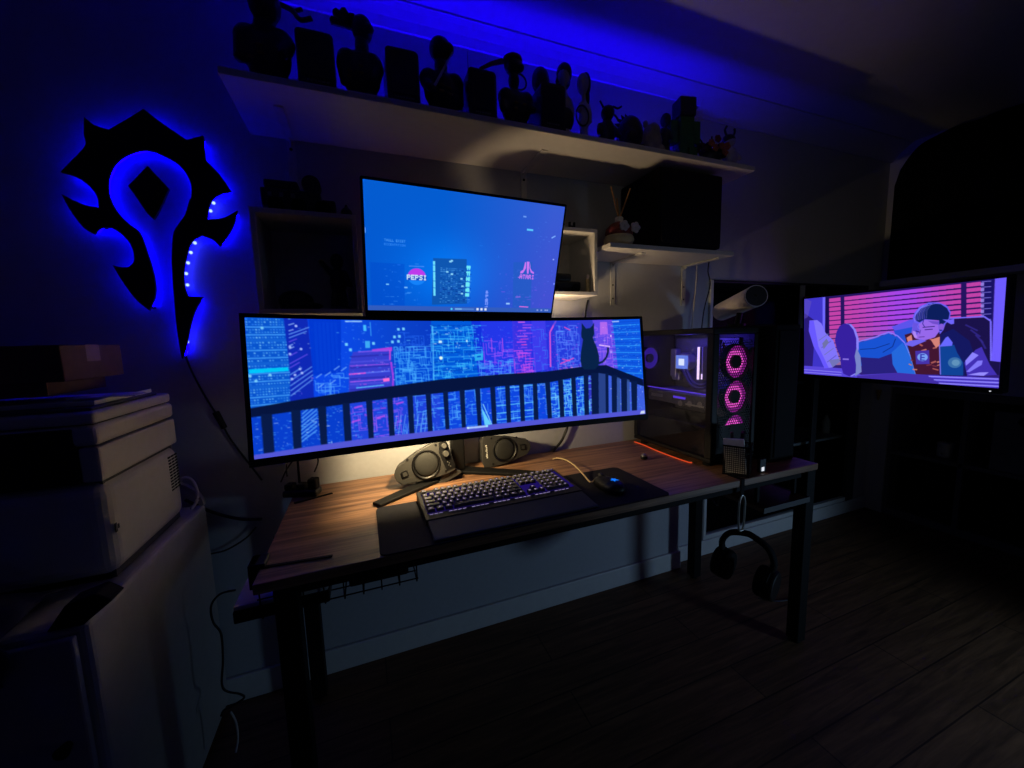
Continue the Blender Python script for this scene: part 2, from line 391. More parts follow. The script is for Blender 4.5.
class Pic:
    def __init__(s, W, H, bg):
        s.S = {780: 1.39, 540: 1.35, 600: 1.5}.get(W, 1); s.W, s.H = W, H; s.a = np.zeros((H, W, 3)); s.a[:] = bg
    def grad(s, fn):
        v, u = np.mgrid[0:s.H, 0:s.W]; s.a[:] = fn((u+.5)/s.W, (v+.5)/s.H)
    def poly(s, pts, col, al=1.0):
        P = np.array(pts, float)*[s.W, s.H]
        x0, y0 = np.floor(P.min(0)).astype(int)-1; x1, y1 = np.ceil(P.max(0)).astype(int)+1
        x0, y0, x1, y1 = max(0, x0), max(0, y0), min(s.W, x1), min(s.H, y1)
        if x1 <= x0 or y1 <= y0: return
        cov = np.zeros((y1-y0, x1-x0))
        for oy in (.17, .5, .83):
            for ox in (.17, .5, .83):
                Y, X = np.mgrid[y0:y1, x0:x1]; X = X+ox; Y = Y+oy
                ins = np.zeros(X.shape, bool)
                for i in range(len(P)):
                    ax, ay = P[i]; bx, by = P[i-1]
                    if ay == by: continue
                    ins ^= ((ay > Y) != (by > Y)) & (X < (bx-ax)*(Y-ay)/(by-ay)+ax)
                cov += ins
        cov = (cov/9*al)[..., None]
        s.a[y0:y1, x0:x1] = s.a[y0:y1, x0:x1]*(1-cov)+np.array(col, float)*cov
    def rect(s, u0, v0, u1, v1, col, al=1.0): s.poly([(u0, v0), (u1, v0), (u1, v1), (u0, v1)], col, al)
    def line(s, p, q, w, col, al=1.0):
        w = w*s.S; x0, y0, x1, y1 = p[0]*s.W, p[1]*s.H, q[0]*s.W, q[1]*s.H
        d = math.hypot(x1-x0, y1-y0) or 1; nx, ny = -(y1-y0)/d*w/2, (x1-x0)/d*w/2
        s.poly([((x0+nx)/s.W, (y0+ny)/s.H), ((x1+nx)/s.W, (y1+ny)/s.H), ((x1-nx)/s.W, (y1-ny)/s.H), ((x0-nx)/s.W, (y0-ny)/s.H)], col, al)
    def path(s, pts, w, col, al=1.0):
        for p, q in zip(pts, pts[1:]): s.line(p, q, w, col, al)
    def disc(s, u, v, r, col, al=1.0, ry=None, n=28):
        ry = (ry or r)*s.S; r = r*s.S
        s.poly([(u+r*math.cos(2*PI*k/n)/s.W, v+ry*math.sin(2*PI*k/n)/s.H) for k in range(n)], col, al)
    def text(s, t, u0, v0, u1, v1, col, al=1.0, bold=.2):
        n = len(t); cw = (u1-u0)/(n*6-1); ch = (v1-v0)/5
        for i, c in enumerate(t):
            g = FONT.get(c)
            if g:
                for k, b in enumerate(g):
                    if b == '1':
                        x, y = u0+(i*6+k % 5)*cw, v0+(k//5)*ch
                        s.rect(x-bold*cw*.5, y-bold*ch*.15, x+cw*(1+bold*.5), y+ch*(1+bold*.15), col, al)
    def mesh(s, name, w, h, material, parent, bend=None, M=None):
        W, H = s.W+1, s.H+1
        a = s.a; c = np.zeros((H, W, 3)); n = np.zeros((H, W, 1))
        for dy in (0, 1):
            for dx in (0, 1):
                c[dy:dy+s.H, dx:dx+s.W] += a; n[dy:dy+s.H, dx:dx+s.W] += 1
        c = np.clip(c/n/255, 0, 1); c = np.where(c <= .04045, c/12.92, ((c+.055)/1.055)**2.4)
        X, Z = np.meshgrid(np.linspace(-w/2, w/2, W), np.linspace(h/2, -h/2, H))
        Yc = bend(X) if bend else np.zeros_like(X)
        co = np.stack([X, Yc, Z], -1).reshape(-1, 3)
        idx = np.arange(W*H).reshape(H, W)
        f = np.stack([idx[:-1, :-1], idx[1:, :-1], idx[1:, 1:], idx[:-1, 1:]], -1).reshape(-1)
        nf = s.W*s.H
        me = bpy.data.meshes.new(name); me.vertices.add(W*H); me.vertices.foreach_set('co', co.ravel())
        me.loops.add(nf*4); me.loops.foreach_set('vertex_index', f.astype(np.int32))
        me.polygons.add(nf); me.polygons.foreach_set('loop_start', np.arange(0, nf*4, 4, dtype=np.int32))
        me.update(calc_edges=True); me.validate()
        at = me.color_attributes.new('picture', 'FLOAT_COLOR', 'POINT')
        at.data.foreach_set('color', np.concatenate([c.reshape(-1, 3), np.ones((W*H, 1))], 1).astype(np.float32).ravel())
        me.materials.append(material)
        o = bpy.data.objects.new(name, me); COL.objects.link(o); o.parent = parent
        if M is not None: o.matrix_local = M
        return o
M_screen = emit_attr('lit_screen')

# --- the ultrawide: a night city behind a balcony railing with a cat
W = Pic(780, 224, (0, 60, 215))
def wbg(u, v):
    base = np.stack([10+60*np.clip((u-.45)*2, 0, 1)-30*np.clip((u-.78)*5, 0, 1), 62+10*np.sin(u*9)-18*np.clip((u-.45)*3, 0, .8), 216+18*np.sin(u*13)], -1)
    return base
W.grad(wbg)
q = random.Random(11)
def lights(P, u0, v0, u1, v1, n, cols, smin=.002, smax=.006, al=(.5, 1), hv=.6):
    for _ in range(n):
        u, v = q.uniform(u0, u1), q.uniform(v0, v1); s = q.uniform(smin, smax)
        if q.random() < hv: P.rect(u, v, u+s*q.uniform(1, 4), v+s*P.W/P.H*.55, q.choice(cols), q.uniform(*al))
        else: P.rect(u, v, u+s*.5, v+s*P.W/P.H*q.uniform(.7, 2.2), q.choice(cols), q.uniform(*al))
def circuits(P, u0, v0, u1, v1, n, col, w=1.2, al=.7):
    for _ in range(n):
        u, v = q.uniform(u0, u1), q.uniform(v0, v1); pts = [(u, v)]
        for k in range(q.randint(2, 4)):
            if k % 2: v = min(v1, max(v0, v+q.uniform(-.12, .12)))
            else: u = min(u1, max(u0, u+q.uniform(-.03, .03)))
            pts.append((u, v))
        P.path(pts, w, col, al)
CY = (90, 190, 255); BL = (60, 130, 255); WH = (205, 235, 255); PK = (215, 80, 235); MG = (235, 90, 200); VI = (120, 70, 245)
# left tower with rows of windows
W.poly([(0.0012,-0.0238),(0.0734,-0.0259),(0.0719,0.3872),(0.0678,0.6297),(-0.0014,0.651)], (8, 84, 205))
for r in range(34):
    v = .012+r*.0185; k = r % 9
    if k in (3, 6): W.line((0, v), (.072, v-.004), 1.5, (70, 160, 250), .85)
    elif k == 8: W.rect(0, v-.01, .07, v+.012, (20, 100, 215), .8)
    else:
        for j in range(14):
            if q.random() < .78: W.rect(.001+j*.0051, v-.004-.0003*j, .001+j*.0051+.0028, v+.006-.0003*j, q.choice([(120, 200, 255), (80, 170, 250), (60, 140, 245)]), q.uniform(.5, 1))
W.poly([(0.0015,0.3658),(0.0687,0.3587),(0.0694,0.3868),(0.001,0.3953)], (0, 200, 255))
for p in [(0.0024,0.4125),(0.0117,0.4495),(0.0361,0.4109),(0.028,0.0727)]: W.disc(p[0], p[1], 1.6, (130, 215, 255), .9)
# dark tower with slanting light lines
W.poly([(0.0663,-0.0324),(0.1104,-0.0302),(0.1146,0.3935),(0.113,0.5978),(0.0678,0.6297),(0.0719,0.3872)], (14, 40, 182))
for (y, l, c) in ((319, 20, 0), (325, 6, 1), (331, 5, 1), (334.5, 22, 0), (338, 18, 0), (342, 8, 2), (346, 4, 1), (349, 5, 1), (356, 8, 2), (364, 18, 2), (368, 10, 2), (375, 12, 0), (381, 22, 0), (386, 24, 0), (391, 24, 0), (396, 22, 0)):
    s0 = 6+(y-319)/77*12; x0 = 288+(y-319)*.035
    W.line(HWp(x0, y), HWp(x0+l, y-s0*l/24), 1.0, [(110, 170, 255), (160, 200, 255), (110, 80, 240)][c], .9)
for p in [(0.0748,0.2102),(0.074,0.2619),(0.0948,0.2258),(0.0884,0.0542),(0.0904,0.375),(0.0805,0.4181),(0.0745,0.4467),(0.0936,0.4053)]: W.disc(p[0], p[1], 1.5, (170, 190, 255), .95)
lights(W, .072, .05, .117, .6, 26, [WH, CY, (150, 120, 255)], .001, .002)
# plain blue gap, low roofs
W.poly([(0.1124,-0.038),(0.1775,-0.0371),(0.1697,0.4095),(0.114,0.4313)], (0, 54, 206), .9)
for k in range(6): W.line((.125+k*.008, .02), (.124+k*.008, .4), 3, (6, 66, 216), .5)
lights(W, .118, .40, .19, .62, 70, [CY, BL, (60, 110, 255)], .001, .002, (.5, .95)); circuits(W, .118, .42, .19, .62, 18, (80, 160, 255), .9, .8)
for p in [(0.1194,0.4474),(0.1372,0.4352),(0.1558,0.3918),(0.1698,0.4017),(0.122,0.5241),(0.146,0.4986)]: W.line(p, (p[0]+.012, p[1]-.03), 1.1, (120, 180, 255), .9)
lights(W, .165, .02, .24, .40, 50, [CY, BL, WH], .001, .002, (.4, 1)); lights(W, .24, .02, .375, .32, 44, [CY, BL], .001, .003, (.4, 1)); circuits(W, .30, .10, .378, .30, 14, (40, 110, 250), .9, .6)
for p in [(0.3004,0.0699),(0.3122,0.0664),(0.3017,0.1286),(0.2986,0.1704),(0.29,0.1334),(0.2846,0.1749),(0.1838,0.1908),(0.1914,0.2338),(0.2416,0.1848)]: W.rect(p[0]-.002, p[1]-.008, p[0]+.004, p[1]+.014, (120, 215, 255), .95)
W.poly([(0.2225,0.0392),(0.2289,0.039),(0.2292,0.0874),(0.2227,0.0875)], (70, 190, 255)); W.poly([(0.2245,0.1681),(0.2353,0.1684),(0.2343,0.2251),(0.2245,0.2245)], (60, 170, 245)); W.line((0.1849,0.0126), (0.2208,0.0104), 1.6, (160, 210, 255)); W.line((0.2381,0.0143), (0.2383,0.1279), 1.2, (50, 150, 245))
# purple tower
W.poly([(0.1973,0.2549),(0.2812,0.2362),(0.2777,0.4267),(0.2789,0.6095),(0.1824,0.6246),(0.187,0.3648)], (54, 62, 208))
for k in range(7): W.line(HWp(350, 357+k*5.5), HWp(390, 354.6+k*5.5), 2.2, (76, 78, 226) if k % 2 else (40, 44, 176), .8)
W.poly([(0.2385,0.2375),(0.2838,0.2197),(0.2832,0.2529),(0.2381,0.2562)], (190, 60, 220), .95)
for a, b, al in (([(0.1891,0.3651),(0.2743,0.3599)], (150, 80, 230), .8), ([(0.1858,0.431),(0.222,0.4258)], (240, 90, 220), .95), ([(0.222,0.4258),(0.2756,0.418)], (90, 120, 250), .8), ([(0.1868,0.4913),(0.2698,0.4832)], (170, 90, 240), .9), ([(0.1986,0.5414),(0.2599,0.5307)], (90, 190, 255), .9), ([(0.2079,0.2556),(0.2787,0.2443)], (130, 90, 240), .9)):
    W.line(a[0], a[1], 1.5, b, al)
W.poly([(0.2586,0.4778),(0.2734,0.474),(0.2729,0.5004),(0.2592,0.5042)], (255, 110, 210))
W.path([(0.2792,0.3439),(0.2817,0.4605),(0.2789,0.6095)], 2.4, (180, 60, 230), .85); W.path([(0.2787,0.2443),(0.2772,0.3271)], 2, (220, 80, 220), .8)
lights(W, .19, .26, .288, .62, 70, [WH, PK, (180, 120, 255), BL], .001, .0025)
# circuit patterned middle
W.poly([(0.2922,0.262),(0.3792,0.252),(0.3776,0.5996),(0.2858,0.6113)], (0, 84, 225), .6)
circuits(W, .288, .22, .378, .62, 80, (70, 170, 255), .9, .8); lights(W, .288, .12, .378, .62, 80, [CY, BL], .001, .002, (.4, .9))
# bright tower
W.poly([(0.3816,-0.0087),(0.4857,-0.011),(0.4969,0.5365),(0.3755,0.5817)], (0, 92, 220), .9)
for k in range(15): W.line((.380, .04+k*.04), (.495+.002*k, .04+k*.0395), 2.0, (44, 156, 246) if k % 2 else (0, 64, 186), .65)
lights(W, .378, .03, .50, .60, 330, [CY, (40, 160, 250), (0, 60, 190), WH, (0, 120, 235)], .001, .0035, (.45, 1)); circuits(W, .378, .04, .53, .60, 60, (60, 190, 255), .9, .85)
W.line((0.3846,0.0434), (0.3783,0.565), 1.4, (90, 190, 255), .9)
W.disc(*(0.4005,0.324), 2.4, (230, 255, 245)); W.rect(*(0.3973,0.1712), *(0.4056,0.1927), (205, 240, 255)); W.rect(*(0.4688,0.1696), *(0.4727,0.1879), (205, 240, 255))
W.poly([(0.4906,0.2984),(0.5126,0.2916),(0.5114,0.3558),(0.4893,0.362)], (50, 190, 245), .85); W.poly([(0.4957,0.3172),(0.5067,0.3139),(0.5064,0.3276),(0.4954,0.3308)], (0, 80, 210))
# violet part
W.poly([(0.5106,-0.0295),(0.6067,-0.0298),(0.6021,0.501),(0.519,0.5318)], (40, 58, 234), .7)
circuits(W, .515, .18, .60, .42, 30, (150, 80, 250), .9, .9); circuits(W, .50, .36, .61, .60, 50, (80, 160, 255), .9, .85); lights(W, .50, .05, .605, .6, 110, [CY, BL, VI, (90, 90, 255)], .001, .003)
for x in (491, 502): W.path([HWp(x, 338), HWp(x+1, 352)], 1.4, (180, 80, 235), .9)
W.poly([(0.6009,-0.0298),(0.654,-0.0388),(0.6527,0.4815),(0.5964,0.4999)], (66, 52, 226), .7)
for k in range(22):
    u = q.uniform(.605, .635); v = .01+k*.027
    W.line((u, v), (min(.66, u+q.uniform(.01, .04)), v), 1.4, q.choice([PK, (225, 70, 200), (160, 80, 245), (245, 110, 235)]), q.uniform(.7, 1))
lights(W, .60, .02, .66, .60, 90, [PK, MG, VI, BL], .001, .003, (.5, 1)); circuits(W, .60, .28, .66, .60, 40, (200, 80, 240), .9, .85)
W.poly([(0.6569,-0.0388),(0.6991,-0.038),(0.6982,0.4702),(0.6555,0.4917)], (76, 68, 242), .6); lights(W, .655, .03, .715, .58, 70, [VI, BL, (110, 90, 255)], .001, .0025, (.4, .9)); circuits(W, .655, .05, .715, .5, 16, (60, 130, 255), .9, .7)
W.path([(0.7319,0.0024),(0.7114,0.1094),(0.7065,0.452)], 2.6, (225, 90, 215), .9); lights(W, .712, .1, .728, .56, 44, [MG, PK, (255, 150, 240)], .0008, .002)
W.poly([(0.7235,-0.0373),(0.8076,-0.0341),(0.8046,0.4389),(0.7226,0.4745)], (30, 66, 230), .55)
circuits(W, .73, .05, .80, .48, 60, (90, 130, 255), .9, .85); lights(W, .72, .03, .80, .54, 140, [BL, CY, PK, VI], .001, .003, (.5, .95))
for a, b in ([(0.7359,0.4274),(0.7806,0.3748)], [(0.7431,0.3791),(0.7675,0.4027)], [(0.7555,0.063),(0.7736,0.0941)]): W.line(a, b, 1.8, (230, 80, 200), .9)
lights(W, .73, .42, .80, .52, 50, [MG, PK, (255, 150, 210)], .001, .003)
# right part
W.poly([(0.8457,-0.0322),(0.9101,-0.0282),(0.9194,0.5003),(0.8612,0.4895)], (106, 76, 240), .85); W.poly([(0.9101,-0.0282),(1.0051,-0.0208),(1.0022,0.6427),(0.919,0.521)], (12, 92, 228), .9)
W.poly([(0.8704,0.0203),(0.8929,0.022),(0.8938,0.1455),(0.8678,0.1531)], (190, 110, 240), .85); W.line((0.8626,0.2547), (0.8977,0.2747), 2.0, (230, 190, 255)); W.line((0.9091,0.0233), (0.932,0.02), 2.6, (170, 200, 255)); W.disc(*(0.9031,0.1671), 1.6, (240, 220, 255)); W.disc(*(0.8999,0.3317), 2.2, (170, 150, 255))
lights(W, .845, .02, .905, .56, 80, [(220, 150, 250), WH, VI, (140, 110, 250)], .001, .003); circuits(W, .845, .05, .905, .5, 26, (170, 110, 250), .9, .8)
for k in range(16): W.line((.905, .03+k*.034), (.998, .02+k*.037), 1.3, (60, 180, 255) if k % 2 else (10, 66, 205), .7)
lights(W, .905, .03, .998, .66, 220, [CY, (60, 180, 255), (0, 70, 200), WH], .001, .003, (.4, 1))
# the near city seen through the railing
W.poly([(-0.0017,0.665),(0.1744,0.6067),(0.1673,1.0122),(-0.004,1.0158)], (8, 62, 205)); W.poly([(0.1744,0.6067),(0.3934,0.5683),(0.3848,1.0207),(0.1673,1.0122)], (30, 66, 220)); W.poly([(0.3934,0.5683),(0.8066,0.4997),(0.825,1.0204),(0.3848,1.0207)], (14, 70, 224))
lights(W, .0, .64, .19, .98, 330, [CY, BL, WH], .001, .0025, (.4, .95))
dgl = [(0.0812,0.9239),(0.1146,0.8413),(0.0822,0.8939),(0.1151,0.8103),(0.0833,0.8638),(0.1157,0.7794),(0.0843,0.8337),(0.1162,0.7484),(0.0854,0.8036),(0.1167,0.7174),(0.0865,0.7734),(0.1173,0.6864),(0.0875,0.7432),(0.1178,0.6554),(0.0886,0.7129),(0.1183,0.6244),(0.0897,0.6827),(0.1189,0.5933)]
for k in range(0, len(dgl), 2): W.line(dgl[k], dgl[k+1], 1.5, (90, 170, 255), .8)
lights(W, .18, .6, .30, .98, 150, [VI, PK, (90, 160, 255), BL], .001, .004); circuits(W, .18, .62, .30, .95, 30, (150, 90, 245), .9, .8)
for p in [(0.1916,0.6985),(0.1854,0.8074),(0.2395,0.795),(0.2843,0.6942)]: W.line(p, (p[0]+.018, p[1]-.012), 2.2, (200, 80, 235), .8)
lights(W, .29, .6, .50, .98, 280, [CY, BL, (90, 120, 250)], .001, .0028); circuits(W, .30, .6, .50, .98, 70, (80, 170, 255), .9, .8)
for k in range(9): W.line(HWp(394+k*4.4, 436-k*.5), HWp(397+k*4.4, 415-k*.3), 1.2, (120, 190, 255), .6)
lights(W, .49, .56, .80, .95, 300, [CY, BL, (120, 90, 250), WH], .001, .003, (.4, .9)); circuits(W, .49, .56, .74, .95, 70, (80, 160, 255), .9, .8)
W.poly([(0.5001,0.7934),(0.5221,0.9478),(0.5214,0.9845),(0.505,0.9693)], (110, 220, 255), .9); W.path([(0.5036,0.7578),(0.5247,0.958)], 1.2, (150, 230, 255))
for dy in (-22, -5, 2.5, 9):
    W.line(HWp(497, 411+dy), HWp(534, 407+dy), 1.4, (100, 210, 255), .85)
circuits(W, .70, .5, .86, .95, 110, (100, 200, 255), 1.0, .9); lights(W, .70, .5, .87, .95, 130, [CY, WH, VI], .001, .003)
W.poly([(0.854,0.529),(1.0014,0.6847),(1.0024,0.9805),(0.8514,0.9879)], (60, 96, 225)); lights(W, .87, .6, .998, .97, 110, [CY, VI, (150, 150, 250), WH], .001, .003)
# railing, cat, task bar
RA = (6, 20, 62); RB = (8, 26, 72)
W.poly([(-0.0013,0.6398),(0.0866,0.6018),(0.1648,0.5744),(0.3944,0.5125),(0.5562,0.4962),(0.6916,0.4944),(0.8073,0.4656),(0.8811,0.4624),(0.9991,0.6357),(0.9997,0.7075),(0.8792,0.5586),(0.8054,0.56),(0.6894,0.6053),(0.554,0.6078),(0.4179,0.6269),(0.2853,0.6411),(0.1755,0.662),(0.0852,0.6834),(-0.0006,0.7041)], RA)
for quad_ in (
    [(0.0158,0.6852),(0.035,0.692),(0.0352,0.9919),(0.0165,0.9815)],
    [(0.0689,0.6743),(0.0862,0.68),(0.0834,0.9884),(0.0687,0.9807)],
    [(0.1189,0.6603),(0.1352,0.6653),(0.1326,0.9833),(0.12,0.977)],
    [(0.1683,0.652),(0.1831,0.6564),(0.1823,0.9841),(0.1679,0.9772)],
    [(0.2181,0.6425),(0.2316,0.6462),(0.2295,0.9821),(0.2182,0.9769)],
    [(0.2647,0.6389),(0.2774,0.6424),(0.2768,0.9786),(0.2647,0.9733)],
    [(0.3113,0.6262),(0.325,0.6297),(0.323,0.9731),(0.3111,0.9682)],
    [(0.3566,0.6205),(0.3689,0.6236),(0.3676,0.9743),(0.3557,0.9695)],
    [(0.4001,0.6138),(0.4127,0.6168),(0.4102,0.9739),(0.4003,0.97)],
    [(0.4428,0.6115),(0.4565,0.6147),(0.4533,0.9727),(0.4428,0.9687)],
    [(0.4847,0.605),(0.4982,0.6081),(0.496,0.9797),(0.4857,0.9758)],
    [(0.526,0.6034),(0.5399,0.6065),(0.5383,0.9805),(0.526,0.976)],
    [(0.5685,0.5998),(0.5819,0.6028),(0.5788,0.9819),(0.5668,0.9776)],
    [(0.609,0.5974),(0.6225,0.6003),(0.6197,0.9829),(0.6074,0.9786)],
    [(0.6495,0.5966),(0.6627,0.5995),(0.6599,0.9812),(0.6459,0.9765)],
    [(0.6866,0.5949),(0.7018,0.5981),(0.7009,0.9851),(0.6881,0.9809)],
    [(0.7266,0.5837),(0.7421,0.587),(0.7392,0.9839),(0.7262,0.9797)],
    [(0.7675,0.5624),(0.7816,0.5652),(0.7787,0.9845),(0.7655,0.9803)],
    [(0.8074,0.5402),(0.8223,0.5432),(0.8168,0.9823),(0.8023,0.9778)],
    [(0.8314,0.5348),(0.8557,0.5396),(0.8482,0.9879),(0.8258,0.9811)],
    [(0.8763,0.5436),(0.8872,0.5458),(0.8799,0.9873),(0.8696,0.9842)],
    [(0.8969,0.5683),(0.9147,0.5719),(0.9066,0.9871),(0.8904,0.9823)],
    [(0.9271,0.6056),(0.9468,0.6098),(0.94,0.9887),(0.9217,0.9833)],
    [(0.9593,0.6438),(0.9796,0.6483),(0.9724,0.9877),(0.956,0.9829)]):
    W.poly(quad_, RB)
W.poly([(0.8554,0.5395),(0.8774,0.5541),(0.8704,0.9732),(0.8485,0.9717)], (40, 66, 138)); W.poly([(0.9143,0.5926),(0.9239,0.6049),(0.9187,0.971),(0.9082,0.972)], (52, 84, 150), .8); W.poly([(0.9465,0.6202),(0.9549,0.6324),(0.9496,0.9696),(0.941,0.9712)], (52, 84, 150), .8)
cat = [(0.8115,0.0265),(0.8185,0.0573),(0.8243,0.084),(0.8371,0.0789),(0.8439,0.0592),(0.851,0.0251),(0.8495,0.1003),(0.8494,0.141),(0.8442,0.1751),(0.8484,0.2223),(0.8555,0.2844),(0.8604,0.3667),(0.8598,0.428),(0.8552,0.468),(0.8449,0.5008),(0.8099,0.4943),(0.803,0.4588),(0.8004,0.3979),(0.8038,0.3179),(0.809,0.248),(0.8126,0.194),(0.8081,0.1673),(0.8082,0.127),(0.8111,0.0769)]
W.poly(cat, (8, 34, 72))
W.path([(0.8576,0.4419),(0.8721,0.4259),(0.8839,0.3848),(0.8902,0.3302),(0.8911,0.2831)], 3.4, (8, 32, 74))
W.poly([(-0.0006,0.9698),(0.1704,0.9525),(0.3861,0.953),(0.6826,0.9527),(1.0002,0.9545),(0.9996,1.0029),(0.6816,1.0031),(0.3851,1.005),(0.1695,1.0023),(-0.0005,1.0009)], (82, 86, 214))
W.poly([(0.4591,0.9523),(0.5136,0.9558),(0.5133,0.9723),(0.4587,0.9703)], (170, 200, 255)); W.disc((0.4587,0.9703)[0], (0.4587,0.9703)[1]-.01, 1.6, (200, 240, 255)); W.disc((0.5105,0.9713)[0], (0.5105,0.9713)[1]-.01, 1.6, (150, 240, 255))
W.poly([(0.9861,0.9653),(0.9981,0.9624),(0.9981,0.994),(0.9822,0.9937)], (205, 220, 240))

# --- the upper monitor: a hazy blue night skyline with neon signs
Up = Pic(540, 304, (0, 84, 220))
def ubg(u, v):
    g = np.exp(-(((u-.38)/.22)**2+((v-.66)/.30)**2))
    r = 4+52*np.clip((u-.35)*1.7, 0, 1)+26*np.clip((u-.5), 0, 1)*v
    gg = 86+30*g-8*np.clip(u-.5, 0, 1)*2*v+6*(1-v); b = 208+34*g+6*np.clip(u-.5, 0, 1)
    return np.stack([r, gg, b], -1)
Up.grad(ubg)
q = random.Random(5)
Up.text('THULL EXIST', *(0.0816,0.4132), *(0.1761,0.4326), (90, 165, 255), .95); Up.text('ECCENTRTION', *(0.0813,0.447), *(0.1761,0.4641), (70, 150, 255), .85)
Up.poly([(0.0176,0.6039),(0.1716,0.6037),(0.1719,0.9572),(0.0164,0.9714)], (0, 66, 200), .35)
lights(Up, .06, .55, .24, .95, 46, [(40, 120, 245), (80, 160, 255)], .003, .007, (.25, .7))
Up.rect(*(0.0852,0.7718), *(0.099,0.7824), (120, 200, 255)); Up.rect(*(0.1699,0.7925), *(0.1852,0.8051), (120, 190, 255)); Up.rect(*(-0.0021,0.3402),*(0.0039,0.3838), (120, 170, 250), .8)
# round soft-drink sign
c = (0.23,0.7039); rx = 23.6; ry = 21.3
Up.disc(c[0], c[1], 17.5, (20, 130, 250), 1, 15.8)
n = 20
Up.poly([(c[0]+rx*math.cos(a)/Up.W, c[1]+ry*math.sin(a)/Up.H) for a in [PI+PI*k/n for k in range(n+1)]], (190, 60, 235))
Up.rect(c[0]-rx*1.08/Up.W, c[1]-4/Up.H, c[0]+rx*1.08/Up.W, c[1]+9.5/Up.H, (20, 70, 190))
Up.text('PEPSI', c[0]-rx*1.08/Up.W, c[1]-4.5/Up.H, c[0]+rx*1.08/Up.W, c[1]+8/Up.H, (215, 240, 255), 1, .55)
Up.line((0.1923,0.6179), (0.2651,0.6156), 1.6, (90, 150, 255), .8)
# central tower of small windows
Up.poly([(0.308,0.54),(0.4767,0.5295),(0.4899,0.9271),(0.306,0.9434)], (16, 84, 172), .92)
for k in range(22):
    v = .615+k*.0142
    for j in range(12):
        if q.random() < .8: Up.rect(.345+j*.0135, v, .345+j*.0135+q.uniform(.004, .016), v+.007, q.choice([(50, 130, 220), (30, 100, 205), (80, 160, 235), (10, 50, 150)]), q.uniform(.5, .95))
for p in [(0.3879,0.5528),(0.3949,0.5453),(0.3738,0.6422),(0.3977,0.6606),(0.4485,0.6961),(0.4557,0.7617),(0.4545,0.8287)]: Up.rect(p[0], p[1], p[0]+.012, p[1]+.014, (150, 225, 255), .95)
Up.line((0.3123,0.5643), (0.318,0.863), 4.4, (110, 225, 255)); 
for y in (265, 271.5, 281, 288): Up.line(HU(432, y), HU(435, y), 1.2, (10, 80, 200), .7)
def sign(P, u, v, s, col, n, seedv):
    z = random.Random(seedv)
    for k in range(n):
        vv = v+k*s*1.25*P.W/P.H
        for _ in range(4):
            if z.random() < .5: P.rect(u, vv+z.uniform(0, .8)*s*P.W/P.H, u+s, vv+z.uniform(0, .8)*s*P.W/P.H+.012, col)
            else:
                x = u+z.uniform(0, .8)*s; P.rect(x, vv, x+.006, vv+s*P.W/P.H, col)
sign(Up, (0.4775,0.5842)[0], (0.4775,0.5842)[1], .022, (110, 235, 250), 6, 4)
sign(Up, (0.5898,0.8007)[0], (0.5898,0.8007)[1], .016, (120, 150, 255), 5, 8)
# right tower with the arcade-maker sign
Up.poly([(0.7341,0.5278),(0.8445,0.5161),(0.8643,0.9615),(0.754,0.9553)], (34, 92, 196), .75)
lights(Up, .66, .58, .97, .95, 70, [(90, 110, 245), (130, 90, 240), (60, 120, 230)], .003, .008, (.25, .7))
PKA = (208, 120, 245)
Up.poly([(0.8112,0.5142),(0.8277,0.5142),(0.8284,0.591),(0.8295,0.6241),(0.82,0.625),(0.8166,0.5921)], PKA)
Up.poly([(0.808,0.5199),(0.8106,0.5743),(0.796,0.6216),(0.7799,0.6285),(0.7788,0.6103),(0.7951,0.5904),(0.7993,0.548),(0.801,0.5207)], PKA); Up.poly([(0.8327,0.5173),(0.8366,0.5718),(0.8481,0.5984),(0.8609,0.6083),(0.8609,0.6251),(0.842,0.6137),(0.8307,0.5723)], PKA)
Up.text('ATARI', *(0.7781,0.636), *(0.8646,0.6754), PKA, 1, .6)
Up.line((0.7681,0.6645), (0.789,0.6591), 1.8, PKA, .8)
Up.line((0.7931,0.9442), (0.8497,0.9482), 2.2, (225, 110, 225)); Up.rect(*(0.7122,0.9106), *(0.7344,0.927), (150, 200, 255)); Up.line((0.7657,0.8526), (0.7954,0.8492), 1.6, (170, 110, 240))
Up.rect(*(0.7923,0.2232), *(0.8292,0.2398), (90, 200, 255)); Up.line((0.943,0.2842), (0.9654,0.2615), 2.4, (130, 180, 255)); Up.rect(*(0.7648,0.1184), *(0.7826,0.1319), (120, 170, 250), .8); Up.rect(*(0.9664,0.4716), *(0.9761,0.4835), (150, 170, 255)); Up.rect(*(0.9911,0.7001),*(1.0017,0.7187),(130, 150, 250))
lights(Up, .82, .12, .96, .5, 20, [(90, 150, 250)], .002, .004, (.2, .6)); lights(Up, .3, .3, .7, .62, 12, [(40, 140, 255)], .003, .006, (.2, .5))
Up.rect(0, .958, 1, 1, (50, 92, 190)); Up.disc((0.4087,0.9815)[0], .979, 2.2, (80, 220, 255)); Up.rect((0.4268,0.9809)[0], .971, (0.4645,0.9798)[0], .986, (130, 190, 240), .9); Up.rect((0.4645,0.9798)[0], .971, (0.5302,0.9778)[0], .986, (90, 140, 215), .8)
for x in (476.6, 480.6, 484.6): Up.rect(HU(x-1, 309)[0], .967, HU(x+1.2, 309)[0], .989, (225, 235, 255))
for x in (537, 541, 545, 547): Up.rect(HU(x-.8, 311)[0], .97, HU(x+.9, 311)[0], .985, (150, 170, 235), .9)

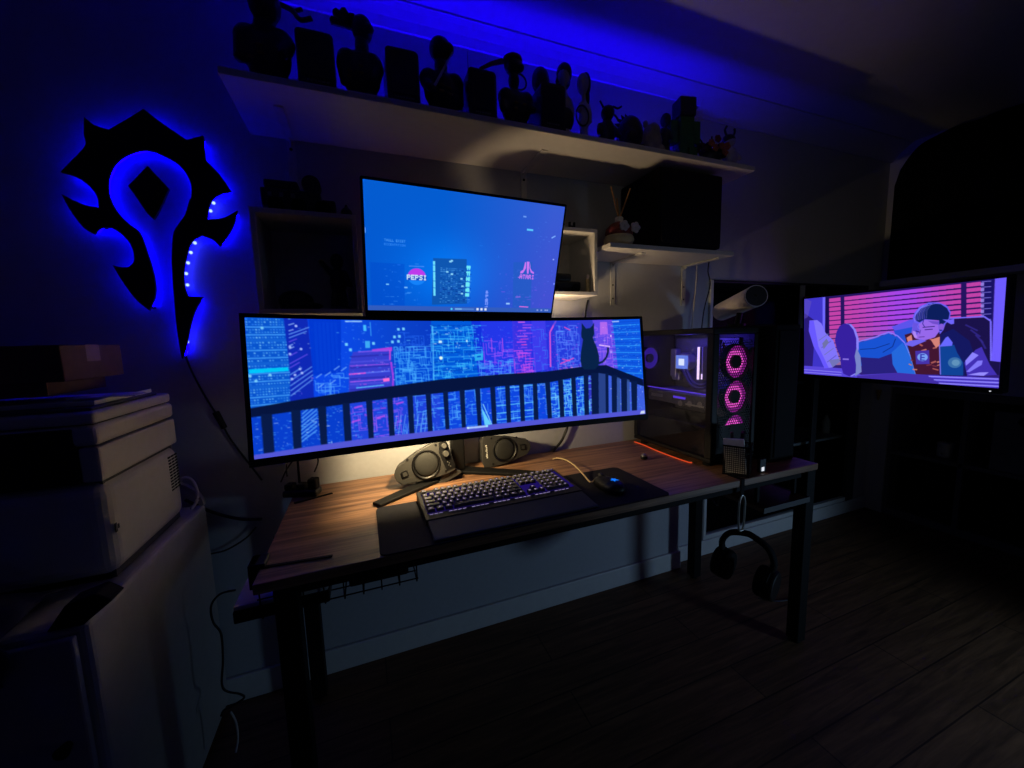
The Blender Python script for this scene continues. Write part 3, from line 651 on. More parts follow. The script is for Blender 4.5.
# --- the television: a drawn young man lounging with his feet up before window blinds
Tv = Pic(600, 338, (48, 30, 120))
P_ = lambda pts, c, a=1.0: Tv.poly(pts, c, a)
P_([(0.1201,0.0029),(0.9301,-0.0041),(0.9346,0.7964),(0.1277,0.8032)], (36, 20, 96))
for k in range(15):
    f = k/15
    yl = 297.2+k*4.6; yr = 281.2+k*5.35
    t = min(1, max(0, (k-6)/7))
    for (xa, xb) in ((830, 841.5), (845.5, 961.5), (967, 982.5)):
        def yy(x): return yl+(yr-yl)*(x-830)/(982-830)
        nseg = 16
        for j in range(nseg):
            x0 = xa+(xb-xa)*j/nseg; x1 = xa+(xb-xa)*(j+1)/nseg; xm = (x0+x1)/2
            mid = math.exp(-((xm-905)/34)**2)
            c = (196-30*mid-44*t, 66+4*mid+40*t, 168+66*mid-12*t)
            P_([HT(x0, yy(x0)), HT(x1+.2, yy(x1)), HT(x1+.2, yy(x1)+3.9), HT(x0, yy(x0)+3.6)], c)
P_([(-0,-0),(0.1366,-0.0002),(0.1392,0.9547),(-0,1)], (62, 52, 200)); P_([(0.0014,0.1861),(0.0822,0.2966),(0.0599,0.9378),(-0.0004,0.9442)], (36, 22, 104), .85); P_([(-0.0001,-0.0192),(0.0525,0.0408),(0.026,0.2403),(-0.0024,0.2631)], (100, 84, 190), .5)
P_([(0.1293,0.0021),(0.1477,0.003),(0.1474,0.501),(0.1315,0.5005)], (112, 104, 255)); P_([(0.1477,0.003),(0.1723,0.0028),(0.1708,0.4769),(0.1485,0.4761)], (22, 12, 80))
P_([(0.9117,0.0005),(0.9592,0.0004),(0.9641,0.7844),(0.9383,0.7961)], (24, 18, 100)); P_([(0.9613,0),(1.0007,0.0002),(1.0002,0.7537),(0.9692,0.7559)], (110, 92, 255))
for k in range(8):
    y = 281.4+k*5.4; Tv.line(HT(981.6, y), HT(991, y-.6), 1.4, (130, 120, 230), .9); Tv.rect(*HT(981, y+.8), *HT(984, y+4), (170, 150, 250), .8)
# dark chair back
P_([(0.7893,0.3447),(0.9311,0.3417),(0.9564,0.3847),(0.9668,0.7467),(0.9981,0.7539),(0.999,0.8742),(0.7676,0.9232),(0.7404,0.4567)], (26, 18, 74))
Tv.path([(0.7974,0.3376),(0.9309,0.3342),(0.9563,0.3792),(0.9668,0.7467)], 2.6, (120, 106, 255))
for k in range(4): Tv.line(HT(966+k*5, 324+k*5), HT(978+k*2.6, 330+k*6), 3, (50, 40, 140), .8)
# raised bent legs in blue jeans
P_([(0.5374,0.4028),(0.6008,0.354),(0.6244,0.3351),(0.6936,0.3314),(0.7063,0.5164),(0.6049,0.5777)], (92, 84, 235)); P_([(0.5482,0.4469),(0.6446,0.41),(0.7002,0.6608),(0.6068,0.6848)], (36, 80, 214))
P_([(0.3474,0.5837),(0.4504,0.5274),(0.5232,0.4719),(0.5644,0.5125),(0.5951,0.5776),(0.6364,0.7263),(0.6637,0.9156),(0.5818,0.9366),(0.5437,0.7752),(0.4548,0.8154),(0.3743,0.857),(0.3573,0.6702)], (24, 82, 210))
P_([(0.3729,0.7516),(0.4755,0.7572),(0.5574,0.6866),(0.5616,0.9281),(0.39,0.9493)], (40, 32, 124)); P_([(0.5422,0.6871),(0.5951,0.5776),(0.6364,0.7263),(0.6637,0.9156),(0.5818,0.9366),(0.5495,0.8189)], (36, 104, 220))
Tv.path([(0.3502,0.572),(0.4502,0.5161),(0.5231,0.4609),(0.5692,0.5018),(0.6049,0.5777)], 2.6, (134, 124, 255)); Tv.path([(0.3687,0.6582),(0.4522,0.6449),(0.5303,0.5884)], 1.6, (12, 40, 120)); Tv.path([(0.5598,0.5341),(0.5462,0.6212),(0.4956,0.6888)], 1.6, (12, 40, 120)); Tv.path([(0.6049,0.5777),(0.6364,0.7263),(0.6637,0.9156)], 2, (120, 150, 255), .8)
# torso: patterned brown shirt under an open dark jacket
P_([(0.6033,0.4923),(0.6687,0.453),(0.7672,0.4981),(0.7757,0.9017),(0.6637,0.9156),(0.6364,0.7263)], (66, 22, 50))
q = random.Random(9)
for k in range(26):
    x, y = q.uniform(910, 940), q.uniform(336, 372); Tv.line(HT(x, y), HT(x+q.uniform(2, 7), y+q.uniform(-2, 2)), q.uniform(2, 4), q.choice([(206, 126, 106), (180, 96, 90), (120, 50, 66)]), .9)
P_([(0.7247,0.5475),(0.7633,0.518),(0.7652,0.6085),(0.7484,0.629)], (214, 130, 120)); P_([(0.6136,0.5245),(0.6368,0.4934),(0.6429,0.5673),(0.6245,0.599)], (214, 130, 120))
P_([(0.657,0.6662),(0.7198,0.6561),(0.7245,0.7982),(0.6635,0.8073)], (70, 50, 170)); Tv.disc((0.6915,0.7297)[0], (0.6915,0.7297)[1], 9.5, (120, 160, 245)); Tv.rect(*(0.6817,0.6968), *(0.7011,0.7085), (60, 60, 180)); Tv.rect(*(0.6823,0.7281), *(0.7017,0.7396), (60, 60, 180)); Tv.rect(*(0.6829,0.7553), *(0.7023,0.7666), (60, 60, 180)); Tv.rect(*(0.6808,0.6968), *(0.6877,0.7676), (60, 60, 180))
P_([(0.7629,0.4979),(0.8162,0.441),(0.8829,0.5596),(0.9011,0.6744),(0.8725,0.792),(0.875,0.8993),(0.7716,0.9084)], (20, 24, 96)); P_([(0.7655,0.6186),(0.8238,0.5982),(0.8378,0.6766),(0.8641,0.7732),(0.867,0.9003),(0.7716,0.9084)], (16, 66, 150))
P_([(0.7874,0.5286),(0.7971,0.515),(0.8176,0.5766),(0.8158,0.6081),(0.7637,0.6186)], (104, 104, 255)); Tv.line((0.7633,0.5985), (0.774,0.9019), 2, (120, 110, 230))
Tv.disc((0.8302,0.7757)[0], (0.8302,0.7757)[1], 11, (60, 112, 170), 1, 12); Tv.disc((0.8343,0.7754)[0], (0.8343,0.7754)[1], 6.4, (100, 150, 190), .9, 7)
P_([(0.8681,0.7729),(0.9081,0.6455),(0.9302,0.6167),(0.9389,0.6636),(0.9641,0.7844),(0.9918,0.8751),(0.8831,0.908)], (66, 48, 180))
P_([(0.8716,0.7531),(0.8971,0.6688),(0.9208,0.6965),(0.8751,0.8016)], (140, 130, 255)); P_([(0.8781,0.8598),(0.9183,0.75),(0.9371,0.7449),(0.9343,0.7869),(0.89,0.8624)], (130, 120, 250)); P_([(0.8827,0.8886),(0.9285,0.8599),(0.9621,0.8542),(0.9444,0.8905)], (150, 140, 255))
# head bent forward, dark swept-back hair
P_([(0.642,0.368),(0.6892,0.3371),(0.7557,0.3574),(0.7621,0.4578),(0.7418,0.5235),(0.698,0.5533),(0.6564,0.536),(0.6364,0.4724)], (150, 104, 235))
P_([(0.642,0.368),(0.6665,0.339),(0.6733,0.4533),(0.656,0.515),(0.6391,0.462)], (104, 84, 225)); Tv.line((0.6959,0.4442), (0.7313,0.44), 2, (60, 30, 130)); Tv.line((0.6548,0.4523), (0.6736,0.4688), 2, (60, 30, 130)); Tv.line((0.67,0.5196), (0.6973,0.5162), 1.6, (80, 40, 140)); Tv.line((0.6777,0.4432), (0.674,0.4885), 1.4, (90, 60, 180))
P_([(0.6465,0.2645),(0.6684,0.2015),(0.7082,0.167),(0.7518,0.174),(0.7864,0.2128),(0.8027,0.2737),(0.8017,0.342),(0.7844,0.3896),(0.7772,0.4486),(0.7628,0.4939),(0.7543,0.4173),(0.7556,0.3534),(0.6938,0.3416),(0.6719,0.3808),(0.6485,0.3685),(0.6382,0.3155)], (104, 94, 246))
P_([(0.656,0.276),(0.6752,0.2229),(0.7085,0.1851),(0.7478,0.1892),(0.7808,0.2257),(0.7962,0.2787),(0.795,0.3413),(0.7801,0.3853),(0.7581,0.3496),(0.6937,0.3355),(0.6716,0.3663),(0.6556,0.3484),(0.6475,0.3123)], (22, 34, 110))
P_([(0.6957,0.2095),(0.726,0.1798),(0.7607,0.1932),(0.7869,0.2364),(0.7988,0.2869),(0.7959,0.3414),(0.7774,0.3792),(0.7706,0.4583),(0.7604,0.4577),(0.7573,0.3536),(0.7027,0.3363),(0.6898,0.2758)], (12, 30, 92))
for k in range(7): Tv.path([HT(916.4+k*1.9, 320.4-k*.5), HT(916.8+k*1.9, 314-k*.7), HT(920+k*2.0, 308.6-k*.8), HT(925+k*2.2, 304.6-k*.35)], 1.1, (120, 112, 255) if k % 2 else (150, 140, 255), .9-.08*k)
Tv.path([(0.6717,0.3705),(0.6633,0.4112),(0.6749,0.443)], 1.2, (120, 112, 255)); Tv.path([(0.6893,0.3412),(0.6856,0.3819),(0.6952,0.4134)], 1.2, (30, 30, 130)); P_([(0.7075,0.3531),(0.7558,0.3634),(0.7565,0.3974),(0.7302,0.3854)], (96, 66, 190), .7); P_([(0.6407,0.4516),(0.655,0.4628),(0.6636,0.5257),(0.6496,0.5253)], (190, 150, 250), .8); Tv.line((0.6863,0.4189), (0.7395,0.4123), 1.8, (40, 26, 110))
Tv.disc((0.7672,0.4182)[0], (0.7672,0.4182)[1], 5, (130, 90, 220), 1, 7); P_([(0.7699,0.3448),(0.7977,0.3514),(0.8181,0.3436),(0.8192,0.3924),(0.807,0.3973)], (110, 100, 250))
P_([(0.6033,0.5991),(0.6285,0.5566),(0.6796,0.5427),(0.7071,0.5575),(0.6439,0.62)], (112, 100, 240))
# white table edge and two shoes
P_([(-0.0008,0.8912),(0.2829,0.8969),(0.3787,0.9625),(0.5813,0.9103),(0.7188,0.9171),(0.9983,0.9022),(1.0001,1.0047),(0.0001,1.008)], (88, 70, 220)); P_([(0.3557,0.9773),(0.5813,0.9103),(0.7189,0.9192),(0.7867,1.0123),(0.3562,1.0129)], (66, 46, 168))
for y0, y1 in ((370, 375), (372.6, 378.4)): Tv.line(HT(803.6, y0), HT(842, y0+2.6), 1.8, (150, 140, 255)); 
for k in range(3): Tv.line(HT(930+k*5, 376+k*3.4), HT(998.6, 378.2+k*3.6), 2.2, (150, 140, 255)); Tv.line(HT(933+k*5, 378+k*3.4), HT(998.6, 380+k*3.6), 1.4, (50, 34, 140))
P_([(0.0377,0.2849),(0.0931,0.285),(0.1232,0.3327),(0.1509,0.4513),(0.2038,0.5515),(0.2485,0.8146),(0.2011,0.8927),(0.1462,0.9107),(0.1139,0.7786),(0.0685,0.6268),(0.0331,0.4205)], (128, 116, 250)); P_([(0.0377,0.2849),(0.0684,0.2903),(0.103,0.6264),(0.1752,0.9003),(0.1462,0.9107),(0.1139,0.7786),(0.0685,0.6268),(0.0331,0.4205)], (104, 88, 255))
for k in range(4): Tv.line(HT(819+k*2.8, 340+k*7.4), HT(829+k*2.6, 333+k*7.4), 2.0, (92, 84, 190) if k % 2 else (112, 114, 180))
P_([(0.1296,0.5883),(0.1582,0.5261),(0.1744,0.5759),(0.1397,0.6636)], (112, 114, 168)); P_([(0.1742,0.8001),(0.2481,0.778),(0.2448,0.8198),(0.2011,0.8927)], (112, 116, 170), .8)
sole = [(0.2242,0.4424),(0.2433,0.3711),(0.27,0.3444),(0.3003,0.3563),(0.3284,0.4239),(0.3461,0.5298),(0.3477,0.647),(0.3385,0.7416),(0.3481,0.8475),(0.347,0.9427),(0.3084,0.9907),(0.2714,0.9639),(0.2554,0.8678),(0.2503,0.7583),(0.2279,0.6616),(0.214,0.5516)]
P_([(p[0]+.014, p[1]) for p in sole], (138, 128, 250)); P_([(0.3451,0.6235),(0.3733,0.7398),(0.3816,0.9268),(0.344,0.9836),(0.3356,0.7892)], (120, 132, 200)); P_(sole, (54, 32, 160)); Tv.rect(*(0.2654,0.7721), *(0.3034,0.7914), (134, 110, 225))

# ------------------------------------------------------------------ ultrawide monitor
SAG, HW2 = .05, .587
bendf = lambda x: SAG*(1-(x/HW2)**2)
mon = thing('ultrawide_monitor', 'curved ultrawide monitor showing a cat on a balcony rail above a neon city', 'monitor', (.33, -.2, DZ))
PW = Matrix.Translation((0, -.216, 1.132-DZ)) @ Matrix.Rotation(math.radians(1.9), 4, 'Z') @ Matrix.Rotation(math.radians(-6.5), 4, 'X') @ Matrix.Rotation(math.radians(.5), 4, 'Y')
W.mesh('screen', 1.174, .336, M_screen, mon, bendf, PW)
def shell(x0, x1, z0, z1, f, y0, y1, n=32):
    m = MB(); xs = [x0+(x1-x0)*k/n for k in range(n+1)]; cols = []
    for x in xs:
        y = f(x); cols.append([m.bm.verts.new(p) for p in ((x, y+y0, z0), (x, y+y0, z1), (x, y+y1, z1-.004), (x, y+y1, z0+.004))])
    for A, B in zip(cols, cols[1:]):
        for k in range(4): m.bm.faces.new((A[k], A[(k+1)%4], B[(k+1)%4], B[k]))
    m.bm.faces.new(cols[0]); m.bm.faces.new(cols[-1][::-1]); return m
o = shell(-.598, .599, -.187, .1785, bendf, .0015, .03).obj('bezel', M_bezel, mon, smooth=False); o.matrix_local = PW
m = MB(); m.prism(rrect(-.16, .16, -.11, .11, .03), .08, .118); o = m.obj('rear_housing', M_blackp, mon, .008); o.matrix_local = PW
# stand: neck and two splayed feet
m = MB(); m.box(-.052, .0, .075, .105, .012, .46); m.box(-.045, -.007, -.10, .08, .34, .385); m.obj('stand_neck', M_bezel, mon, .006)
def foot(tip):
    m = MB(); a = Vector((-.026, .105, .004)); b = Vector(tip); d = (b-a).normalized(); s = Vector((-d.y, d.x, 0))
    poly = [a-s*.03, b-s*.019, b+s*.019, a+s*.03]
    A = [m.bm.verts.new((p.x, p.y, .001)) for p in poly]; B = [m.bm.verts.new((p.x, p.y, .014 if k in (0, 3) else .010)) for k, p in enumerate(poly)]
    m.bm.faces.new(A[::-1]); m.bm.faces.new(B)
    for i in range(4): m.bm.faces.new((A[i], A[(i+1)%4], B[(i+1)%4], B[i]))
    return m
foot((-.325, -.098, .006)).obj('stand_foot', M_black, mon, .003); foot((.285, -.098, .006)).obj('stand_foot', M_black, mon, .003)

m = MB(); m.box(-.242, -.238, -.112, -.008, .186, .30); m.box(-.242, -.07, -.112, -.008, .30, .304); m.box(-.242, -.07, -.116, -.112, .192, .304); m.obj('added_light_blocker', M_blackp, mon)  # unseen plates added to block the hidden lamp leftward, upward and to the front
# upper monitor
um = thing('upper_monitor', 'flat monitor above the ultrawide showing a hazy blue skyline with neon signs', 'monitor', (.323, -.05, 1.5))
PU = Matrix.Translation((0, -.291, 1.488-1.5)) @ Matrix.Rotation(math.radians(2.2), 4, 'Z') @ Matrix.Rotation(math.radians(16.5), 4, 'X') @ Matrix.Rotation(math.radians(.6), 4, 'Y')
Up.mesh('screen', .598, .336, M_screen, um, None, PU)
m = MB(); m.prism(rrect(-.3055, .3055, -.190, .1755, .004), .0015, .03); o = m.obj('bezel', M_bezel, um, .002); o.matrix_local = PU
m = MB(); m.prism(rrect(-.17, .17, -.10, .11, .02), .03, .055); o = m.obj('rear_housing', M_blackp, um, .006); o.matrix_local = PU
m = MB(); m.box(-.012, .012, -.22, .03, .0, .03); m.box(-.04, .04, .03, .045, -.07, .09); m.obj('mount_arm', M_black, um, .003)
m = MB()
for k in range(5): m.box(-.022+k*.009, -.016+k*.009, .0005, .0015, -.182, -.178)
o = m.obj('maker_mark', M_plaque, um); o.matrix_local = PU

# television on a swing arm
tvw, tvh = .75, .75*9/16
tv = thing('television', 'wall-arm television showing a drawn young man lounging with his feet up', 'television', (2.31, -.417, 1.203))
PT = Matrix.Rotation(math.radians(-94.5), 4, 'Z') @ Matrix.Rotation(math.radians(4.4), 4, 'X')
Tv.mesh('screen', tvw, tvh, M_screen, tv, None, PT)
m = MB(); m.prism(rrect(-tvw/2-.010, tvw/2+.010, -tvh/2-.022, tvh/2+.010, .005), .0015, .04); o = m.obj('bezel', M_bezel, tv, .002); o.matrix_local = PT
m = MB(); m.ell((tvw/2-.022, .0005, -tvh/2-.0135), (.003, .002, .002), n=8); o = m.obj('standby_light', E_dot, tv); o.matrix_local = PT
m = MB(); m.box(.04, .065, -.1, .1, -.1, .1); m.box(.06, .47, -.02, .02, -.02, .02); m.cyl((.47, 0, -.03), (.47, 0, .03), .026); m.box(.47, .875, -.02, .02, -.02, .02); m.box(.875, .8895, -.07, .07, -.14, .14)
m.obj('wall_arm', M_black, tv, .003)

# ------------------------------------------------------------------ desktop speakers
def sat(name, label, loc, rot, knobs):
    t = thing(name, label, 'speaker', loc, rot, 'pair of small desk speakers')
    # outline lies along local x: narrow round end at 0, wide end at .2
    out = []
    for k in range(9):
        a = PI/2+PI*k/8; out.append((.036+.036*math.cos(a), .036*math.sin(a)))
    out += [(.10, -.054), (.17, -.062), (.198, -.060), (.204, -.04), (.206, .04), (.200, .060), (.17, .062), (.10, .054)]
    m = MB(); m.prism(out, 0, .085)
    for v in m.bm.verts:
        if v.co.y > .05: v.co.z *= .82; v.co.x = .1+(v.co.x-.1)*.88
    m.obj('cabinet', M_grey, t, .006)
    m = MB()
    for k in range(28):
        a, b = 2*PI*k/28, 2*PI*(k+1)/28
        P = lambda an, r, y: (.112+r*math.cos(an), y, r*math.sin(an))
        m.quad(P(a, .042, -.001), P(b, .042, -.001), P(b, .047, -.005), P(a, .047, -.005)); m.quad(P(a, .047, -.005), P(b, .047, -.005), P(b, .051, .001), P(a, .051, .001))
    m.obj('driver_ring', M_blackp, t)
    m = MB(); m.lathe([(.042, 0), (.036, .004), (.02, .0062), (.001, .0068)], c=(0, 0, 0), M=Matrix.Translation((.112, -.001, 0)) @ Matrix.Rotation(PI/2, 4, 'X')); m.obj('driver_grille', M_greydk, t, smooth=True)
    m = MB(); m.prism(rrect(.024, .046, -.011, .011, .003), -.003, .001); p = m.obj('tweeter_frame', M_blackp, t)
    m = MB(); m.prism(rrect(.028, .042, -.007, .007, .002), -.0045, -.002); m.obj('tweeter', M_grey, p)
    for (x, z) in ((.06, .042), (.06, -.042), (.165, .05), (.165, -.05)):
        m = MB(); m.cyl((x, -.002, z), (x, .002, z), .004, n=10); m.obj('screw_cap', M_blackp, t)
    if knobs:
        m = MB(); m.prism([(.168, -.05), (.198, -.052), (.203, -.03), (.203, .045), (.198, .052), (.178, .052), (.166, .02)], -.0015, .002); m.obj('control_panel', M_blackp, t)
        for (x, z, r) in ((.19, .036, .009), (.186, .008, .011)):
            m = MB(); m.cyl((x, .001, z), (x, -.014, z), r, r*.85, 18); m.obj('knob', M_silver, t, smooth=False)
        m = MB()
        for k in range(4): m.cyl((.182+.004*(k % 2), -.002, -.022-.006*k), (.182+.004*(k % 2), -.0035, -.022-.006*k), .0022, n=8)
        m.obj('jack_socket', M_silver, t)
    else:
        m = MB()
        for k, h in enumerate((.012, .008, .008, .012, .006, .009, .012, .008)):
            m.box(.184, .184+h*.6, -.0012, .001, -.026+k*.0066, -.026+k*.0066+.0042)
        m.obj('maker_lettering', M_wframe, t)
    return t
a = math.radians(17)
sL = sat('desk_speaker', 'grey desk speaker with silver knobs, left of the monitor stand', (.070, -.19, DZ+.041), (math.radians(-8), -a, math.radians(2)), True)
m = MB(); m.prism([(.15, -.062), (.20, -.062), (.218, -.078), (.214, -.084), (.15, -.092), (.12, -.085)], .01, .06); m.obj('stand_foot', M_grey, sL, .004)
sR = sat('desk_speaker', 'grey desk speaker without knobs, lying right of the monitor stand', (.607, -.105, DZ+.064), (math.radians(-10), 0, PI), False)
sR.rotation_euler = (math.radians(-8), 0, 0); sR.scale = (1, 1, 1)
for ch in list(sR.children): ch.matrix_local = Matrix.Rotation(PI, 4, 'Y') @ ch.matrix_local

# ------------------------------------------------------------------ computer tower
pc = thing('computer_tower', 'black glass-sided computer tower with purple lights and pink glowing front fans', 'computer', (1.163, -.475, DZ))
TW, TD, TH = .237, .43, .516
m = MB()
m.box(0, TW, 0, TD, .018, .034); m.box(0, TW, 0, TD, TH-.022, TH); m.box(TW-.01, TW, 0, TD, .034, TH-.022); m.box(.004, TW-.01, TD-.01, TD, .034, TH-.022)
m.box(0, .03, 0, .03, .034, TH-.022); m.box(TW-.03, TW-.01, 0, .03, .034, TH-.022); m.box(0, .02, TD-.02, TD, .034, TH-.022)
m.obj('case', M_bezel, pc, .004)
for x in (.03, TW-.03):
    for y in (.04, TD-.04): MB().cyl((x, y, 0), (x, y, .018), .016).obj('case_foot', M_soft, pc)
m = MB(); m.box(.001, .005, .03, TD-.02, .034, TH-.022); m.obj('glass_side_panel', M_pcglass, pc)
# perforated front mesh
m = MB(); cs = .0062; rows_ = int((TH-.09)/(cs*1.5)); x0, x1 = .032, TW-.032
for r in range(rows_):
    for c in range(int((x1-x0)/(cs*1.732))):
        cx_ = x0+cs+c*cs*1.732+(cs*.866 if r % 2 else 0); cz = .055+r*cs*1.5
        for k in range(6):
            a0, a1 = PI/6+k*PI/3, PI/6+(k+1)*PI/3
            m.quad((cx_+cs*math.cos(a0), .006, cz+cs*math.sin(a0)), (cx_+cs*math.cos(a1), .006, cz+cs*math.sin(a1)), (cx_+cs*.66*math.cos(a1), .006, cz+cs*.66*math.sin(a1)), (cx_+cs*.66*math.cos(a0), .006, cz+cs*.66*math.sin(a0)))
m.obj('front_mesh', M_bezel, pc)
def fan(cx_, cy_, cz, r, axis, em, name, depth=.012):
    f = MB()
    R_ = Matrix.Translation((cx_, cy_, cz)) @ (Matrix.Identity(4) if axis == 'y' else Matrix.Rotation(-PI/2, 4, 'Z'))
    n = 36
    for k in range(n):
        a, b = 2*PI*k/n, 2*PI*(k+1)/n
        vs = [f.bm.verts.new(p) for p in ((r*.36*math.cos(a), .004, r*.36*math.sin(a)), (r*.36*math.cos(b), .004, r*.36*math.sin(b)), (r*.70*math.cos(b), .001, r*.70*math.sin(b)), (r*.70*math.cos(a), .001, r*.70*math.sin(a)))]
        f.bm.faces.new(vs); bmesh.ops.transform(f.bm, matrix=R_, verts=vs)
    o = f.obj(name, em, pc)
    f = MB()
    for k in range(n):
        a, b = 2*PI*k/n, 2*PI*(k+1)/n
        vs = [f.bm.verts.new(p) for p in ((r*.70*math.cos(a), .001, r*.70*math.sin(a)), (r*.70*math.cos(b), .001, r*.70*math.sin(b)), (r*.97*math.cos(b), .001, r*.97*math.sin(b)), (r*.97*math.cos(a), .001, r*.97*math.sin(a)))]
        f.bm.faces.new(vs); bmesh.ops.transform(f.bm, matrix=R_, verts=vs)
    f.obj('blade_rim', E_pinkdim if em is E_pink else E_purple, o)
    f = MB(); f.cyl((0, -.006, 0), (0, .006, 0), r*.40, n=24, M=R_); f.obj('fan_hub', M_bezel, o)
    f = MB()
    for k in range(n):
        a, b = 2*PI*k/n, 2*PI*(k+1)/n
        for (ra, ya, rb, yb) in ((r*.97, -.012, r*1.05, -.012), (r*1.05, -.012, r*1.05, .012), (r*.97, .012, r*.97, -.012)):
            vs = [f.bm.verts.new(p) for p in ((ra*math.cos(a), ya, ra*math.sin(a)), (ra*math.cos(b), ya, ra*math.sin(b)), (rb*math.cos(b), yb, rb*math.sin(b)), (rb*math.cos(a), yb, rb*math.sin(a)))]
            f.bm.faces.new(vs); bmesh.ops.transform(f.bm, matrix=R_, verts=vs)
    f.obj('fan_frame', M_bezel, o)
    return o
for z in (.388, .254, .122): fan(.148, .032, z, .064, 'y', E_pink, 'front_fan')
fan(.06, TD-.03, .392, .05, 'y', E_purple, 'rear_fan')
# inside: board, cooler pump, memory, card, shroud
m = MB(); m.box(TW-.02, TW-.013, .075, TD-.03, .15, TH-.04); m.obj('motherboard', M_teal, pc)
m = MB(); m.box(TW-.05, TW-.02, .37, .405, .30, .43); m.box(TW-.045, TW-.02, .355, .40, .285, .32); m.obj('heat_sink', M_board, pc, .004)
m = MB(); m.cyl((TW-.065, .318, .373), (TW-.02, .318, .373), .042, n=8); pm = m.obj('cooler_pump', M_board, pc, .003)
m = MB(); m.box(TW-.067, TW-.0655, .284, .352, .342, .402); m.obj('pump_light', E_pump, pm)
m = MB(); m.box(TW-.069, TW-.068, .302, .334, .357, .387); m.obj('pump_core', E_pumpw, pm)
m = MB(); m.box(TW-.055, TW-.02, .231, .238, .30, .44); r1 = m.obj('memory_stick', M_board, pc)
m = MB(); m.box(TW-.059, TW-.055, .230, .239, .30, .44); m.obj('memory_light', E_ram, r1)
m = MB(); m.box(TW-.055, TW-.02, .213, .218, .30, .44); m.box(TW-.05, TW-.02, .19, .195, .30, .44); r2 = m.obj('memory_stick', M_board, pc)
m = MB(); m.box(TW-.058, TW-.055, .2135, .2175, .302, .325); m.obj('memory_light', E_ram, r2)
m = MB(); m.tube([(TW-.06, .30, .345), (TW-.09, .22, .285), (TW-.10, .14, .30), (TW-.09, .10, .40), (TW-.1, .09, .47)], .006); m.tube([(TW-.06, .32, .34), (TW-.1, .22, .275), (TW-.12, .12, .29), (TW-.11, .07, .40), (TW-.11, .07, .46)], .006); m.obj('coolant_tube', mat('tube', (60, 50, 90), .4), pc, smooth=True)
m = MB(); m.box(.05, TW-.02, .07, TD-.04, .205, .255); g = m.obj('graphics_card', M_teal, pc, .004)
m = MB(); m.box(.046, .05, .05, TD-.04, .262, .2655); m.obj('card_edge_light', E_purple2, g)
m = MB(); m.box(.0475, .0495, .172, .237, .231, .240); m.obj('card_lettering_light', E_purple2, g)
MB().box(.048, .0496, .30, .37, .224, .238).obj('card_trim', M_silver, g); MB().box(.048, .0496, .08, .17, .21, .216).obj('card_trim', M_silver, g)
m = MB()
for k in range(3): m.cyl((.0485, .10+k*.05, .22-.004*k), (.05, .10+k*.05, .22-.004*k), .012, n=14)
m.obj('cable_plug', M_board, g)
m = MB(); m.box(.02, TW-.012, .03, TD-.012, .034, .145); m.obj('power_shroud', M_bezel, pc, .003)

# equipment box beside the tower
eb = thing('equipment_box', 'tall plain black box standing right of the glass-sided tower', 'box', (1.479, -.33, DZ))
m = MB(); m.box(-.066, .066, -.195, .2, .0, .522); m.obj('box_body', M_soft, eb, .006)
m = MB(); m.box(-.054, .054, -.2, -.196, .02, .50); m.obj('front_panel', M_soft, eb, .002)

# cylinder device on top of the tower
a, b = Vector((1.461,-0.4,1.378)), Vector((1.605,-0.12,1.337))
cy_ = thing('cylinder_speaker', 'white tilted cylinder with a dark round front, lying atop the black boxes beside the tower', 'speaker', tuple((a+b)/2))
a2, b2 = a-(a+b)/2, b-(a+b)/2
m = MB(); m.cyl(a2, b2, .043, .041, 32); m.obj('shell', M_pinkw, cy_, .004)
d = (a2-b2).normalized()
m = MB(); m.cyl(a2, a2+d*.006, .0425, .0425, 32); m.obj('front_grille', mat('cylinder_front', (40, 40, 48), .7), cy_, .001)
m = MB(); ax_ = d.orthogonal().normalized(); bx_ = d.cross(ax_); m.tube([a2+d*.005+(ax_*math.cos(k*PI/12)+bx_*math.sin(k*PI/12))*.0415 for k in range(24)], .002, 6, closed=True, sub=1); m.obj('front_rim', M_pinkw, cy_, smooth=True)
m = MB(); m.ell(a2+d*.008, (.004,)*3, n=8); m.obj('front_dot', M_grey, cy_)
zt = DZ+.5224-((a+b)/2).z
m = MB(); m.cyl((-.035, -.03, zt+.0005), (-.035, -.03, zt+.012), .034, n=20); m.cyl((-.03, -.03, zt+.01), (-.01, -.03, -.01), .012, n=12); m.obj('cradle', M_blackp, cy_)

# mesh pen holder in front of the tower, with things in it
ph = thing('pen_holder', 'square black wire-mesh pen holder on desk in front of the tower', 'pen holder', (1.214, -.545, DZ), (0, 0, math.radians(32)))
m = MB(); s_ = .040; hgt = .105
for (ax, sg) in (('x', -1), ('x', 1), ('y', -1), ('y', 1)):
    for k in range(13):
        t = -s_+2*s_*k/12
        if ax == 'x': m.box(sg*s_-.0006, sg*s_+.0006, t-.0009, t+.0009, 0, hgt)
        else: m.box(t-.0009, t+.0009, sg*s_-.0006, sg*s_+.0006, 0, hgt)
    for k in range(15):
        z = .003+(hgt-.006)*k/14
        if ax == 'x': m.box(sg*s_-.0006, sg*s_+.0006, -s_, s_, z-.0009, z+.0009)
        else: m.box(-s_, s_, sg*s_-.0006, sg*s_+.0006, z-.0009, z+.0009)
m.obj('mesh_side', M_blackp, ph)
m = MB(); m.box(-s_, s_, -s_, s_, 0, .003); m.obj('base', M_blackp, ph)
m = MB()
for sg in (-1, 1): m.box(sg*s_-.002, sg*s_+.002, -s_-.002, s_+.002, hgt-.003, hgt+.002); m.box(-s_-.002, s_+.002, sg*s_-.002, sg*s_+.002, hgt-.003, hgt+.002)
m.obj('rim', M_black, ph)
c45 = Matrix.Translation((1.214, -.545, DZ)) @ Matrix.Rotation(math.radians(32), 4, 'Z')
